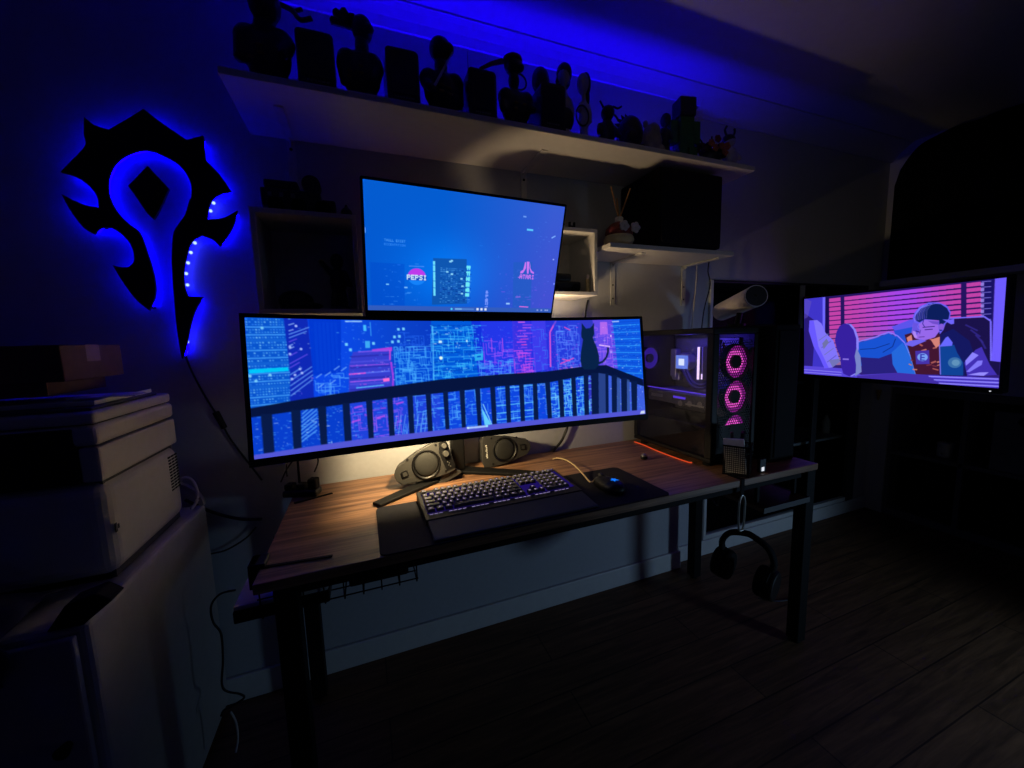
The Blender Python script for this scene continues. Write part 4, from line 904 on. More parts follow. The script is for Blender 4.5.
def held(name, label, cat, mb, m, rot, loc, bevel=0):
    o = mb.obj(name, m, bevel=bevel); o.matrix_world = c45 @ Matrix.Translation(loc) @ Euler(rot).to_matrix().to_4x4(); return tag(o, label, cat)
held('note_pad', 'small cream note pad sticking out of the mesh pen holder', 'note pad', MB().box(-.005, .005, -.032, .032, 0, .125), M_paper, (math.radians(-5), math.radians(-5), 0), (-.024, .0, .006), .001)
held('remote_control', 'dark remote with pale buttons leaning in the mesh pen holder', 'remote', MB().box(-.022, .022, -.006, .006, 0, .14), M_blackp, (math.radians(4), 0, 0), (.008, -.004, .008), .003)
held('marker_pen', 'grey marker pen upright in the mesh pen holder', 'pen', MB().cyl((0, 0, 0), (0, 0, .135), .006, n=12), M_dkframe, (math.radians(-5), math.radians(4), 0), (.018, .012, .006))
held('ballpoint_pen', 'thin pale ballpoint pen in the mesh pen holder', 'pen', MB().cyl((0, 0, 0), (0, 0, .14), .004, n=10), M_paper, (math.radians(4), math.radians(6), 0), (.026, -.002, .006))
# small white-lit gadget leaning at the pen holder
g = thing('desk_gadget', 'small black gadget with a white light in front of the pen holder', 'gadget', (1.296, -.575, DZ))
m = MB(); m.box(-.016, .016, -.006, .006, 0, .05); m.obj('body', M_blackp, g, .003)
m = MB(); m.box(-.007, .005, -.0075, -.006, .006, .02); m.obj('display', E_dot, g)

# small silver puck and orange light cable on the desk
g = thing('silver_puck', 'small silver and black puck on the bare desk near the tower', 'gadget', (1.03, -.275, DZ))
m = MB(); m.lathe([(.012, 0), (.014, .004), (.0135, .010), (.012, .012)], c=(0, 0, 0)); m.obj('base', M_blackp, g, smooth=True)
m = MB(); m.lathe([(.012, .012), (.010, .018), (.004, .0215), (.001, .022)]); m.obj('cap', M_silver, g, smooth=True)
m = MB(); m.tube([(1.155, -.06, DZ+.003), (1.157, -.12, DZ+.003), (1.148, -.20, DZ+.003), (1.143, -.30, DZ+.003), (1.146, -.385, DZ+.003), (1.155, -.40, DZ+.003)], .0022)
tag(m.obj('glowing_cable', E_orange, smooth=True), 'thin glowing orange cable along the foot of the tower', 'cable')
# black flat strips that reach over the left end of the desk
def strap(label, p, q):
    p, q = Vector(p), Vector(q); d = (q-p).normalized(); s = Vector((-d.y, d.x, 0))*.0045
    return tag(slab([tuple(v)[:2] for v in (p-s, q-s, q+s, p+s)], DZ+.0002, DZ+.003).obj('black_strap', M_soft, bevel=.0005), label, 'strap', 'straps lying on the left desk end')
strap('thin black strap on left desk end, by the power strip', (-.235, -.165, 0), (-.128, -.125, 0)); strap('thin black strap on left desk end, near the front corner', (-.245, -.535, 0), (-.1, -.548, 0))
g = thing('desk_clamp', 'small black clamp gripping the left desk edge near the front', 'clamp', (-.25, -.515, DZ))
m = MB(); m.box(-.022, .012, -.025, .025, .0005, .012); m.box(-.022, -.004, -.025, .025, -.045, .012); m.obj('jaw', M_blackp, g, .002)
m = MB(); m.cyl((-.012, 0, -.06), (-.012, 0, -.045), .009, n=14); m.obj('screw', M_black, g)

# power strip with plugs at the desk's left rear corner
ps = thing('power_strip', 'black power strip with plugs on the rear left desk corner', 'power strip', (-.215, -.10, DZ), (0, 0, math.radians(-20)))
m = MB(); m.box(-.06, .05, -.024, .024, .0005, .022); m.obj('body', M_blackp, ps, .006)
for k, x in enumerate((-.05, -.005, .04)):
    m = MB(); m.box(x*.85-.014, x*.85+.014, -.016, .016, .0225, .042+.016*(k == 2)); pl = m.obj('plug', M_soft, ps, .005)
m = MB(); m.cyl((-.02, .015, .035), (-.022, .02, .15), .004, .0035, 10); m.obj('antenna', M_soft, ps)
m = MB(); m.tube([(.04, 0, .078), (.05, .01, .11), (.03, .03, .13), (-.02, .035, .13), (-.06, .03, .09), (-.085, .02, .04)], .0025); m.tube([(-.05, 0, .066), (-.06, .02, .10), (-.05, .04, .14)], .0025); m.obj('plug_lead', M_cable, ps, smooth=True)

# cables on the wall and floor at the left
def cable(label, pts, r=.0035, m_=None, name='cable', cat='cable'):
    return tag(MB().tube(pts, r).obj(name, m_ or M_cable, smooth=True), label, cat)
ec = thing('emblem_cable', 'thin black cable with inline switch from the wall emblem to the desk', 'cable', (-.505, -.01, 1.25))
B0 = Vector((-.505, -.01, 1.25))
P0 = [Vector(p)-B0 for p in [(-0.521,-0.01,1.224),(-0.507,-0.01,1.161),(-0.479,-0.01,1.076),(-0.449,-0.01,1.001),(-0.428,-0.01,0.939),(-0.393,-0.01,0.866),(-0.351,-0.01,0.783)]]
m = MB(); m.tube(P0, .003); m.obj('lead', M_cable, ec, smooth=True)
d = (P0[4]-P0[3]).normalized(); m = MB(); m.cyl(P0[3]-d*.03, P0[3]+d*.03, .010, .009, 12); m.obj('inline_switch', M_blackp, ec, .003)
cable('thick black cable from the power strip to behind the printer', [*[(-0.361,-0.02,0.65),(-0.423,-0.02,0.663),(-0.489,-0.02,0.697),(-0.536,-0.02,0.733)], *[(-0.549,-0.05,0.764)]], .005)
cable('thin black cable sagging along the wall below the thick one', [(-0.38,-0.02,0.626),(-0.412,-0.02,0.593),(-0.471,-0.02,0.564),(-0.53,-0.02,0.557)]+[(-.53, -.02, .52)], .0028)
cable('black cable looping from under the desk down to the floor', [(-0.371,-0.3,0.572),(-0.407,-0.3,0.57),(-0.43,-0.3,0.542),(-0.43,-0.3,0.495),(-0.416,-0.3,0.455),(-0.419,-0.3,0.378),(-0.427,-0.3,0.295),(-0.39,-0.3,0.262),(-0.382,-0.3,0.246),(-0.412,-0.3,0.233),(-0.431,-0.3,0.228),(-0.439,-0.3,0.213)], .0028)
cable('white cable trailing on the wall side to the floor', [(-0.416,-0.3,0.216),(-0.407,-0.3,0.18),(-0.407,-0.3,0.129),(-0.416,-0.3,0.088)], .0026, M_wcable)
cable('black cables dropping behind the ultrawide to the rear of the desk', [(0.826,-0.02,0.85),(0.795,-0.02,0.786),(0.745,-0.02,0.738),(0.715,-0.02,0.715)], .006)
cable('thin black cable hanging on the wall under the small frame', [(0.937,-0.012,1.398),(0.927,-0.012,1.354),(0.921,-0.012,1.302)], .004)
cable('thin white cable hanging beside the small speaker shelf', [(1.551,-0.02,1.586),(1.549,-0.02,1.475),(1.539,-0.02,1.379),(1.53,-0.02,1.266),(1.52,-0.02,1.182)], .0032, M_wcable)
cable('thin black cable hanging just right of the white one', [(1.629,-0.02,1.589),(1.625,-0.02,1.54),(1.641,-0.02,1.478),(1.606,-0.02,1.354),(1.591,-0.02,1.23)], .0028)

# box-like router and wire basket under the left desk end
rt = thing('router_box', 'flat pale-topped box sticking out under the left desk end', 'box', (-.212, -.40, .6075))
m = MB(); m.box(-.105, .095, -.115, .085, .0, .03); m.obj('lower_shell', M_blackp, rt, .004)
m = MB(); m.box(-.103, .093, -.113, .083, .0302, .042); m.obj('pale_lid', M_white, rt, .004)
wb = thing('wire_basket', 'black wire cable basket hung under the left half of the desk', 'basket', (-.085, -.42, .598))
m = MB(); r_ = .0018
for k in range(9):
    x = -.175+k*.044; m.tube([(x, -.10, .105), (x, -.10, .02), (x, -.09, .006), (x, .09, .006), (x, .10, .02), (x, .10, .105)], r_, 6, sub=1)
for (y, z) in ((-.10, .10), (-.10, .06), (-.10, .02), (-.04, .006), (.04, .006), (.10, .02), (.10, .06), (.10, .10)): m.tube([(-.18, y, z), (.18, y, z)], r_, 6, sub=1)
m.obj('wire_grid', M_black, wb)
m = MB(); m.box(-.18, .18, -.104, -.096, .105, .115); m.box(-.18, .18, .096, .104, .105, .115); m.obj('hanging_rail', M_black, wb)
pb = thing('power_brick', 'black power brick lying in the wire basket under the desk', 'power brick', (.0, -.43, .6065))
m = MB(); m.box(-.075, .075, -.045, .045, .0, .05); m.obj('brick', M_soft, pb, .006); m = MB(); m.tube([(.075, 0, .025), (.085, .01, .03), (.087, .04, .05), (.07, .05, .06)], .004); m.obj('lead', M_cable, pb, smooth=True)

# lower shelf at the right desk end, hook, headphones
ls = thing('under_desk_shelf', 'small brown wood shelf slung under the right desk end', 'shelf', (1.40, -.5, .6))
m = MB(); m.box(-.12, .12, -.10, .17, .0, .016); m.obj('board', M_brownshelf, ls, .002)
m = MB(); m.box(-.12, .125, -.104, -.1002, -.002, .018); m.box(.1202, .125, -.1, .17, -.002, .018); m.obj('metal_edge', M_dkframe, ls)
for x in (-.1, .1):
    for y in (-.06, .15): MB().box(x-.006, x+.006, y-.006, y+.006, .016, .1155).obj('hanger', M_black, ls)
hk = thing('carabiner_hook', 'steel carabiner hanging from a strap on the front desk edge', 'hook', (1.17, -.61, .716))
m = MB(); m.box(-.008, .008, .008, .06, .0245, .0265); m.box(-.008, .008, .006, .0085, -.03, .0265); m.obj('strap', M_soft, hk)
m = MB(); m.tube([(0, .007, -.03), (.010, .007, -.04), (.015, .007, -.07), (.011, .007, -.145), (0, .007, -.156), (-.011, .007, -.145), (-.013, .007, -.07), (-.008, .007, -.04)], .0035, closed=True); m.obj('ring', M_silver, hk, smooth=True)
hp = thing('headphones', 'black over-ear headphones hanging from the carabiner below the desk edge', 'headphones', (1.193, -.605, .402), (0, math.radians(4), math.radians(-72)))
m = MB(); m.tube([(-.075, 0, .04), (-.082, 0, .08), (-.06, 0, .122), (-.015, 0, .142), (.015, 0, .142), (.06, 0, .122), (.082, 0, .08), (.075, 0, .04)], .010)
for v in m.bm.verts: v.co.y *= 1.5
m.obj('headband', M_soft, hp, smooth=True)
for sg in (-1, 1):
    m = MB(); m.cyl((sg*.062, 0, .0), (sg*.098, 0, .0), .055, .050, 24); m.obj('ear_cup', M_blackp, hp, .006)
    m = MB(); m.cyl((sg*.040, 0, .0), (sg*.062, 0, .0), .050, .055, 24); m.obj('ear_pad', M_soft, hp, .008)
    m = MB(); m.tube([(sg*.078, -.05, 0), (sg*.078, -.04, .035), (sg*.078, 0, .05), (sg*.078, .04, .035), (sg*.078, .05, 0)], .004); m.obj('yoke', M_black, hp, smooth=True)
cable('pale thin cable hanging by the right desk legs', [(1.759,-0.4,0.52),(1.791,-0.4,0.382),(1.822,-0.4,0.254),(1.861,-0.4,0.131)], .0022, M_wcable)
cable('thin dark cable drooping under the shelf at the right desk end', [(1.40, -.33, .595), (1.42, -.30, .5), (1.46, -.25, .46), (1.47, -.15, .55), (1.46, -.12, .7)], .003)
cable('pale cable lying on the floor below the headphones', [(1.641,-0.343,0.004),(1.692,-0.387,0.004),(1.776,-0.408,0.004),(1.872,-0.396,0.004)], .0028, M_dkframe)

# ------------------------------------------------------------------ upper shelf and its lights
SZ0, SZ1 = 1.898, 1.916
sh = thing('wall_shelf', 'long white wall shelf carrying the row of figures', 'shelf', (.64, 0, SZ0))
m = MB(); m.box(-.925, .92, -.30, -.002, 0, SZ1-SZ0); m.obj('board', M_white, sh, .002)
for x in (-.815, .006, .85):
    m = MB(); m.box(x-.012, x+.012, -.006, -.001, -.20, 0); m.box(x-.012, x+.012, -.20, -.001, -.005, -.0005)
    m.prism([(-.03, -.005), (-.006, -.005), (-.006, -.02)], -.002, .002, Matrix.Translation((x, 0, 0)) @ Matrix.Rotation(PI/2, 4, 'Z')); b_ = m.obj('bracket', M_wframe, sh)
    m = MB(); m.cyl((x, -.006, -.03), (x, -.0075, -.03), .005, n=12); m.cyl((x, -.006, -.16), (x, -.0075, -.16), .005, n=12); m.obj('screw', M_blackp, b_)
st = thing('led_strip', 'blue light strip along the rear of the upper wall shelf', 'light strip', (.64, -.02, SZ1))
m = MB(); m.box(-.90, .83, -.011, .006, .0005, .005); m.box(-.90, .83, -.011, -.009, .005, .032); m.obj('channel', M_wframe, st)  # tall unseen front lip added to keep strip light off the outer ceiling
m = MB(); m.cyl((-.82, 0, .008), (.82, 0, .008), .0025, n=10); m.obj('diodes', E_strip, st)

# ------------------------------------------------------------------ figures on the shelf
FZ = SZ1+.0006
def body(t, parts, m_, vox=.004, name='body'):
    m = MB()
    for p in parts:
        if p[0] == 'e': m.ell(p[1], p[2])
        elif p[0] == 'c': m.cap(*p[1:])
        elif p[0] == 'b': m.box(*p[1:])
    return m.obj(name, m_, t, smooth=True, remesh=vox)
def fig(label, x, y=-.225, rot=0, cat='figurine', name='figurine', group='figures and boxes on the upper shelf', sx=1.15):
    t = thing(name, label, cat, (x, y, FZ), (0, 0, rot), group); t.scale = (sx, 1.08, 1.0); return t
def base(t, r=.045, m_=None):
    m = MB(); m.lathe([(r, 0), (r, .008), (r*.92, .014)]); return m.obj('base', m_ or M_figb, t, smooth=False)
def dbox(label, x0, x1, h, y=-.225):
    w_ = (x1-x0)/2; t = fig(label, (x0+x1)/2, y, cat='display box', name='display_box', sx=1)
    out = rrect(-w_, w_, .001, h, .012)
    m = MB(); m.prism(out, -.045, .05); m.obj('box_body', M_figb, t, .002)
    m = MB(); m.prism(rrect(-w_+.008, w_-.008, .03, h-.012, .008), -.0475, -.0455); m.obj('front_window', mat('box_window', (20, 20, 30), .12), t)
    m = MB()
    z = random.Random(int(x0*1000))
    x = -w_*.55
    while x < w_*.5:
        l = z.uniform(.003, .009); m.box(x, x+l, -.0468, -.0452, .0195, .0235); x += l+.0025
    m.obj('printed_name', M_plaque, t)
    return t
# 1 broad shaggy figure with horn ornaments
t = fig('broadest dark figure at the left end of the shelf, horned and gold-trimmed', -.186, sx=1.16); base(t, .042)
body(t, [('e', (0, 0, .085), (.05, .035, .062)), ('e', (-.035, 0, .12), (.03, .03, .035)), ('e', (.03, 0, .125), (.03, .03, .033)), ('c', (-.045, -.01, .12), (-.05, -.02, .06), .018, .014), ('c', (.045, -.01, .12), (.04, -.035, .08), .017, .013), ('c', (-.02, 0, .06), (-.022, 0, .012), .02, .018), ('c', (.02, 0, .06), (.022, 0, .012), .02, .018), ('e', (.005, -.01, .205), (.034, .032, .045)), ('e', (0, 0, .16), (.024, .022, .03))], M_fig)
m = MB(); m.tube([(.03, 0, .225), (.06, 0, .215), (.075, -.01, .19), (.10, -.01, .20)], .006); m.tube([(.062, 0, .213), (.08, 0, .225)], .005); m.tube([(-.025, 0, .225), (-.05, 0, .25)], .008); m.obj('horns', M_fig, t, smooth=True)
[MB().ell(p, (.008, .003, .004), n=8).obj('gold_trim', M_figgold, t) for p in ((-.01, -.036, .09), (-.008, -.036, .07), (.012, -.04, .22), (-.028, -.03, .06))]
dbox('dark display box between the horned figure and the feathered one', -.112, -.020, .146)
# 2 feathered bust
t = fig('dark figure wearing a spread feather crest, second from the shelf left end', .047, sx=.98); base(t, .045)
body(t, [('e', (0, 0, .085), (.056, .035, .065)), ('e', (-.035, 0, .115), (.03, .028, .035)), ('e', (.035, 0, .115), (.03, .028, .035)), ('c', (-.05, -.01, .105), (-.045, -.02, .05), .016, .013), ('c', (.05, -.01, .105), (.04, -.03, .06), .016, .013), ('c', (-.02, 0, .05), (-.02, 0, .012), .018, .017), ('c', (.02, 0, .05), (.02, 0, .012), .018, .017), ('e', (.012, 0, .21), (.030, .028, .036)), ('e', (.008, 0, .165), (.02, .02, .03)), ('e', (.028, -.02, .20), (.016, .014, .014))], M_fig)
m = MB()
for (a0, l) in ((175, .062), (150, .06), (128, .05), (105, .034)):
    an = math.radians(a0); m.prism([(-.008*math.sin(an), .008*math.cos(an)), (l*math.cos(an)-.01*math.sin(an), l*math.sin(an)+.010*math.cos(an)), (l*1.08*math.cos(an), l*1.08*math.sin(an)), (l*math.cos(an)+.01*math.sin(an), l*math.sin(an)-.010*math.cos(an)), (.008*math.sin(an), -.008*math.cos(an))], .0, .006, Matrix.Translation((-.008, 0, .212)))
m.obj('feather_crest', M_fig, t)
[MB().ell(p, (.007, .003, .004), n=8).obj('gold_trim', M_figgold, t) for p in ((.0, -.036, .09), (.002, -.036, .072), (-.03, -.03, .075), (-.032, -.03, .06))]
dbox('dark display box right of the feathered figure', .114, .206, .152)
# 3 sword figure
t = fig('dark figure holding a pale blade diagonally across the chest', .282); base(t, .042)
body(t, [('e', (0, 0, .085), (.05, .033, .06)), ('e', (-.034, 0, .115), (.026, .026, .03)), ('e', (.034, 0, .115), (.026, .026, .03)), ('c', (-.045, 0, .11), (-.035, -.035, .07), .015, .012), ('c', (.045, 0, .11), (.045, -.01, .05), .015, .012), ('c', (-.02, 0, .05), (-.024, 0, .012), .017, .016), ('c', (.02, 0, .05), (.026, 0, .012), .017, .016), ('e', (0, 0, .205), (.030, .03, .037)), ('e', (0, 0, .16), (.018, .018, .03)), ('e', (.022, -.016, .20), (.012, .014, .02))], M_fig)
m = MB(); m.prism([(0, 0), (.006, -.003), (.055, .10), (.052, .103)], -.003, .0, Matrix.Translation((-.03, -.04, .075))); m.obj('blade', M_silver, t)
[MB().ell(p, (.008, .003, .004), n=8).obj('gold_trim', M_figgold, t) for p in ((-.008, -.035, .085), (.012, -.035, .08), (-.008, -.035, .068), (.014, -.035, .062))]
t = dbox('dark display box with a thin upright spike, after the blade figure', .354, .444, .146)
m = MB(); m.cyl((-.02, .03, .146), (-.022, .03, .245), .0016, .0006, 8); m.obj('spike', M_fig, t)
# 4 headscarf figure
t = fig('dark figure with red headscarf tails streaming left', .528); base(t, .04)
body(t, [('e', (0, 0, .08), (.045, .03, .06)), ('e', (-.03, 0, .11), (.024, .024, .028)), ('e', (.03, 0, .11), (.024, .024, .028)), ('c', (-.04, 0, .105), (-.045, -.02, .06), .014, .011), ('c', (.04, 0, .105), (.045, -.025, .07), .014, .011), ('c', (-.018, 0, .05), (-.02, 0, .012), .016, .015), ('c', (.018, 0, .05), (.022, 0, .012), .016, .015), ('e', (-.006, 0, .215), (.027, .026, .034)), ('e', (-.004, 0, .165), (.017, .017, .03)), ('e', (.012, -.014, .20), (.012, .012, .014))], M_fig)
m = MB(); m.prism([(0, .008), (-.04, -.008), (-.075, -.03), (-.078, -.022), (-.05, .0), (-.01, .022)], 0, .004, Matrix.Translation((-.028, 0, .205))); m.cyl((-.006, 0, .222), (-.006, 0, .232), .0285, .027, 20); m.obj('headscarf', M_figred, t)
[MB().ell(p, (.007, .003, .004), n=8).obj('gold_trim', M_figgold, t) for p in ((-.01, -.032, .08), (.014, -.032, .08), (-.012, -.032, .062))]
dbox('dark display box right of the red-scarfed figure', .594, .684, .146, -.235)
# 5 round-headed figure behind the box
t = fig('round-headed dark figure with a thin hoop, standing behind a display box', .648, -.13); base(t, .035); t.scale = (1.1, 1, 1.12)
body(t, [('e', (0, 0, .09), (.03, .025, .06)), ('c', (-.02, 0, .13), (-.04, 0, .17), .012, .01), ('c', (.02, 0, .13), (.034, 0, .09), .012, .01), ('c', (-.012, 0, .05), (-.014, 0, .012), .014, .013), ('c', (.012, 0, .05), (.014, 0, .012), .014, .013), ('e', (.018, 0, .222), (.031, .03, .042)), ('e', (.008, 0, .165), (.014, .014, .03))], M_fig)
m = MB(); m.tube([(-.06+.026*math.cos(k*PI/6), 0, .205+.024*math.sin(k*PI/6)) for k in range(12)], .003, closed=True, sub=2); m.obj('hoop', M_fig, t, smooth=True)
m = MB(); m.tube([(.045, -.01, .205), (.05, 0, .17), (.042, 0, .13)], .008); m.obj('pale_scarf', M_figpale, t, smooth=True)
# 6, 7 pale pair
t = fig('small pale-robed figure with a black bob of hair', .736, -.18, sx=1); base(t, .022); t.scale = (1.1, 1.1, 1.33)
body(t, [('e', (0, 0, .10), (.024, .02, .05)), ('c', (-.02, 0, .125), (-.028, -.01, .09), .010, .008), ('c', (.02, 0, .125), (.026, -.01, .09), .010, .008), ('c', (0, 0, .09), (0, 0, .015), .018, .02), ('e', (0, 0, .188), (.022, .021, .026)), ('e', (0, 0, .15), (.009, .009, .02))], M_figpale, .0035)
m = MB(); m.ell((.003, .004, .195), (.026, .025, .027)); m.ell((.003, .012, .18), (.026, .018, .022)); m.obj('hair', M_fig, t, smooth=True)
m = MB(); m.ell((0, -.006, .075), (.03, .024, .032)); m.obj('dark_skirt', M_fig, t, smooth=True)
t = fig('small pale-faced figure holding a ring, black hair down its back', .812, -.19, sx=1); base(t, .022); t.scale = (1.0, 1.1, 1.3)
body(t, [('e', (0, 0, .09), (.02, .018, .05)), ('c', (-.016, 0, .12), (-.03, -.012, .10), .009, .007), ('c', (.018, 0, .12), (.022, -.01, .08), .009, .007), ('c', (0, 0, .08), (0, 0, .015), .015, .017), ('e', (-.004, 0, .178), (.022, .021, .028)), ('e', (0, 0, .14), (.008, .008, .02))], M_figpale, .0035)
m = MB(); m.ell((.012, .008, .18), (.018, .022, .034)); m.ell((.018, .012, .15), (.012, .014, .03)); m.obj('hair', M_fig, t, smooth=True)
m = MB(); m.tube([(-.02+.026*math.cos(k*PI/6), -.02, .085+.026*math.sin(k*PI/6)) for k in range(12)], .0025, closed=True, sub=2); m.obj('ring', M_fig, t, smooth=True)
# 8 antlered creature
t = fig('squat dark creature with a long twig-like horn pointing right', .886, sx=.95); base(t, .032)
body(t, [('e', (0, 0, .06), (.034, .028, .045)), ('c', (-.015, 0, .04), (-.02, 0, .012), .014, .014), ('c', (.015, 0, .04), (.02, 0, .012), .014, .014), ('c', (-.03, 0, .08), (-.045, -.015, .05), .011, .010), ('c', (.03, 0, .08), (.045, -.015, .05), .011, .010), ('e', (0, -.006, .125), (.026, .024, .026))], M_fig)
m = MB(); m.tube([(.015, 0, .145), (.03, 0, .155), (.05, 0, .152), (.068, 0, .162)], .0035); m.tube([(.02, 0, .128), (.04, 0, .125), (.056, 0, .108)], .0035); m.tube([(-.015, 0, .145), (-.03, 0, .165)], .0035); m.obj('horns', M_fig, t, smooth=True)
# 9 dark spiky ball, 10 tan ball
t = fig('round dark spiky plush on the shelf beside the pale plush', .988, sx=.95, cat='plush toy', name='plush_toy')
body(t, [('e', (0, 0, .068), (.052, .045, .066)), ('e', (-.02, -.03, .05), (.022, .02, .022)), ('c', (-.025, -.02, .014), (-.03, -.035, .012), .014, .012), ('c', (.025, -.02, .014), (.03, -.035, .012), .014, .012)], M_fig)
m = MB()
for k in range(9):
    an = math.radians(20+k*18); m.cyl((.045*math.cos(an), .01, .068+.058*math.sin(an)), (.066*math.cos(an+.1), .015, .068+.082*math.sin(an+.1)), .009, .001, 8)
m.obj('spikes', M_fig, t)
t = fig('round pale tan plush right of the spiky one', 1.082, sx=.9, y=-.23, cat='plush toy', name='plush_toy')
body(t, [('e', (0, 0, .05), (.046, .04, .05)), ('e', (-.006, -.01, .085), (.034, .032, .028)), ('e', (-.03, -.02, .02), (.018, .02, .018)), ('e', (.03, -.02, .02), (.018, .02, .018))], M_figtan)
m = MB(); m.ell((-.028, 0, .115), (.012, .008, .014)); m.ell((.018, 0, .115), (.012, .008, .014)); m.obj('ears', M_figtan, t, smooth=True)
# 11 small slim figure
t = fig('small slim dark figure left of the green block figure', 1.155, sx=.9); base(t, .022)
body(t, [('e', (0, 0, .085), (.02, .017, .038)), ('c', (-.015, 0, .11), (-.034, -.01, .085), .009, .007), ('c', (.016, 0, .11), (.026, -.012, .08), .009, .007), ('c', (-.01, 0, .06), (-.014, 0, .015), .012, .011), ('c', (.01, 0, .06), (.014, 0, .015), .012, .011), ('e', (.002, 0, .148), (.021, .02, .026)), ('e', (0, 0, .12), (.008, .008, .015))], M_fig, .0035)
# 12 green block figure
t = fig('tall dark green figure built of square blocks', 1.248, rot=math.radians(-12), name='block_figure')
m = MB(); m.box(-.026, .026, -.024, .024, .05, .165); m.obj('torso', M_figgreen, t, .003)
m = MB(); m.box(-.03, .03, -.028, .028, .167, .235); m.obj('head', M_fig, t, .003)
for sx in (-1, 1):
    m = MB(); m.box(sx*.018-.015, sx*.018+.015, -.036, -.004, .001, .048); m.obj('leg', M_figgreen, t, .003)
    m = MB(); m.box(sx*.042-.014, sx*.042+.014, -.014, .014, .07, .155); m.obj('arm', M_figgreen, t, .003)
# 13 flowers in a dark pot
t = fig('low clump of brown and orange flowers on the shelf', 1.385, cat='flowers', name='flower_clump')
m = MB(); m.lathe([(.03, 0), (.04, .03), (.042, .045), (.036, .048)]); m.obj('pot', M_fig, t, smooth=True)
m = MB(); z = random.Random(2)
for k in range(16):
    an, r = z.uniform(0, 2*PI), z.uniform(.01, .05); m.ell((r*1.2*math.cos(an), r*.7*math.sin(an), .062+z.uniform(0, .04)-r*.2), (.016, .014, .012), n=8)
m.obj('leaves', mat('dry_leaf', (70, 34, 30), .8, noise=.4), t, smooth=True)
for (x, z_) in ((.02, .07), (.035, .05), (-.03, .075), (.0, .095), (.045, .075), (-.01, .06)):
    m = MB(); [m.ell((x+.008*math.cos(k*1.2566), -.04, z_+.008*math.sin(k*1.2566)), (.0075, .004, .0075), n=8) for k in range(5)]; m.obj('flower', M_orange if z_ < .08 else M_figred, t, smooth=True)
m = MB(); m.tube([(-.02, 0, .08), (-.045, 0, .105), (-.06, 0, .10)], .003); m.tube([(.01, 0, .09), (.012, 0, .125)], .003); m.tube([(.03, 0, .08), (.065, 0, .11)], .003); m.obj('stems', M_fig, t)
# 14 pale horned figure
t = fig('small pale figure with dark horns at the right end of the shelf', 1.505); base(t, .028)
body(t, [('e', (0, 0, .06), (.028, .024, .042)), ('c', (-.022, 0, .08), (-.035, -.012, .055), .010, .009), ('c', (.022, 0, .08), (.034, -.012, .055), .010, .009), ('c', (-.012, 0, .04), (-.014, 0, .015), .013, .013), ('c', (.012, 0, .04), (.014, 0, .015), .013, .013), ('e', (-.006, 0, .12), (.022, .02, .022))], M_figpale, .0035)
m = MB(); m.ell((-.008, .002, .128), (.024, .022, .020)); m.tube([(-.022, 0, .14), (-.03, 0, .16), (-.022, 0, .178)], .004); m.tube([(.008, 0, .14), (.018, 0, .16), (.016, 0, .175)], .004); m.obj('horned_hood', M_fig, t, smooth=True)

# ------------------------------------------------------------------ wall emblem with blue back light
em_px = [(p[0], p[2]) for p in [(-0.534,-0.04,1.911),(-0.491,-0.04,1.877),(-0.441,-0.04,1.842),(-0.4,-0.04,1.861),(-0.402,-0.04,1.793),(-0.372,-0.04,1.758),(-0.344,-0.04,1.708),(-0.378,-0.04,1.696),(-0.402,-0.04,1.669),(-0.414,-0.04,1.621),(-0.374,-0.04,1.628),(-0.333,-0.04,1.654),(-0.352,-0.04,1.601),(-0.389,-0.04,1.543),(-0.405,-0.04,1.562),(-0.433,-0.04,1.574),(-0.459,-0.04,1.553),(-0.475,-0.04,1.513),(-0.487,-0.04,1.467),(-0.49,-0.04,1.421),(-0.485,-0.04,1.392),(-0.447,-0.04,1.39),(-0.47,-0.04,1.351),(-0.487,-0.04,1.304),(-0.506,-0.04,1.234),(-0.518,-0.04,1.204),(-0.52,-0.04,1.234),(-0.521,-0.04,1.305),(-0.519,-0.04,1.374),(-0.515,-0.04,1.466),(-0.508,-0.04,1.533),(-0.499,-0.04,1.579),(-0.481,-0.04,1.608),(-0.466,-0.04,1.631),(-0.452,-0.04,1.673),(-0.446,-0.04,1.683),(-0.445,-0.04,1.727),(-0.466,-0.04,1.768),(-0.5,-0.04,1.791),(-0.539,-0.04,1.801),(-0.58,-0.04,1.785),(-0.613,-0.04,1.755),(-0.633,-0.04,1.711),(-0.636,-0.04,1.664),(-0.623,-0.04,1.623),(-0.601,-0.04,1.593),(-0.581,-0.04,1.573),(-0.569,-0.04,1.519),(-0.56,-0.04,1.453),(-0.562,-0.04,1.397),(-0.581,-0.04,1.349),(-0.607,-0.04,1.379),(-0.632,-0.04,1.429),(-0.65,-0.04,1.477),(-0.632,-0.04,1.472),(-0.614,-0.04,1.473),(-0.601,-0.04,1.49),(-0.601,-0.04,1.528),(-0.617,-0.04,1.56),(-0.641,-0.04,1.581),(-0.664,-0.04,1.578),(-0.681,-0.04,1.56),(-0.7,-0.04,1.575),(-0.723,-0.04,1.62),(-0.736,-0.04,1.661),(-0.711,-0.04,1.646),(-0.688,-0.04,1.636),(-0.662,-0.04,1.632),(-0.662,-0.04,1.661),(-0.678,-0.04,1.691),(-0.704,-0.04,1.711),(-0.731,-0.04,1.718),(-0.712,-0.04,1.742),(-0.671,-0.04,1.795),(-0.671,-0.04,1.823),(-0.665,-0.04,1.868),(-0.647,-0.04,1.851),(-0.617,-0.04,1.843),(-0.573,-0.04,1.878)]]
dia = [(p[0], p[2]) for p in [(-0.541,-0.04,1.757),(-0.498,-0.04,1.7),(-0.525,-0.04,1.642),(-0.543,-0.04,1.61),(-0.557,-0.04,1.629),(-0.579,-0.04,1.675),(-0.591,-0.04,1.698)]]
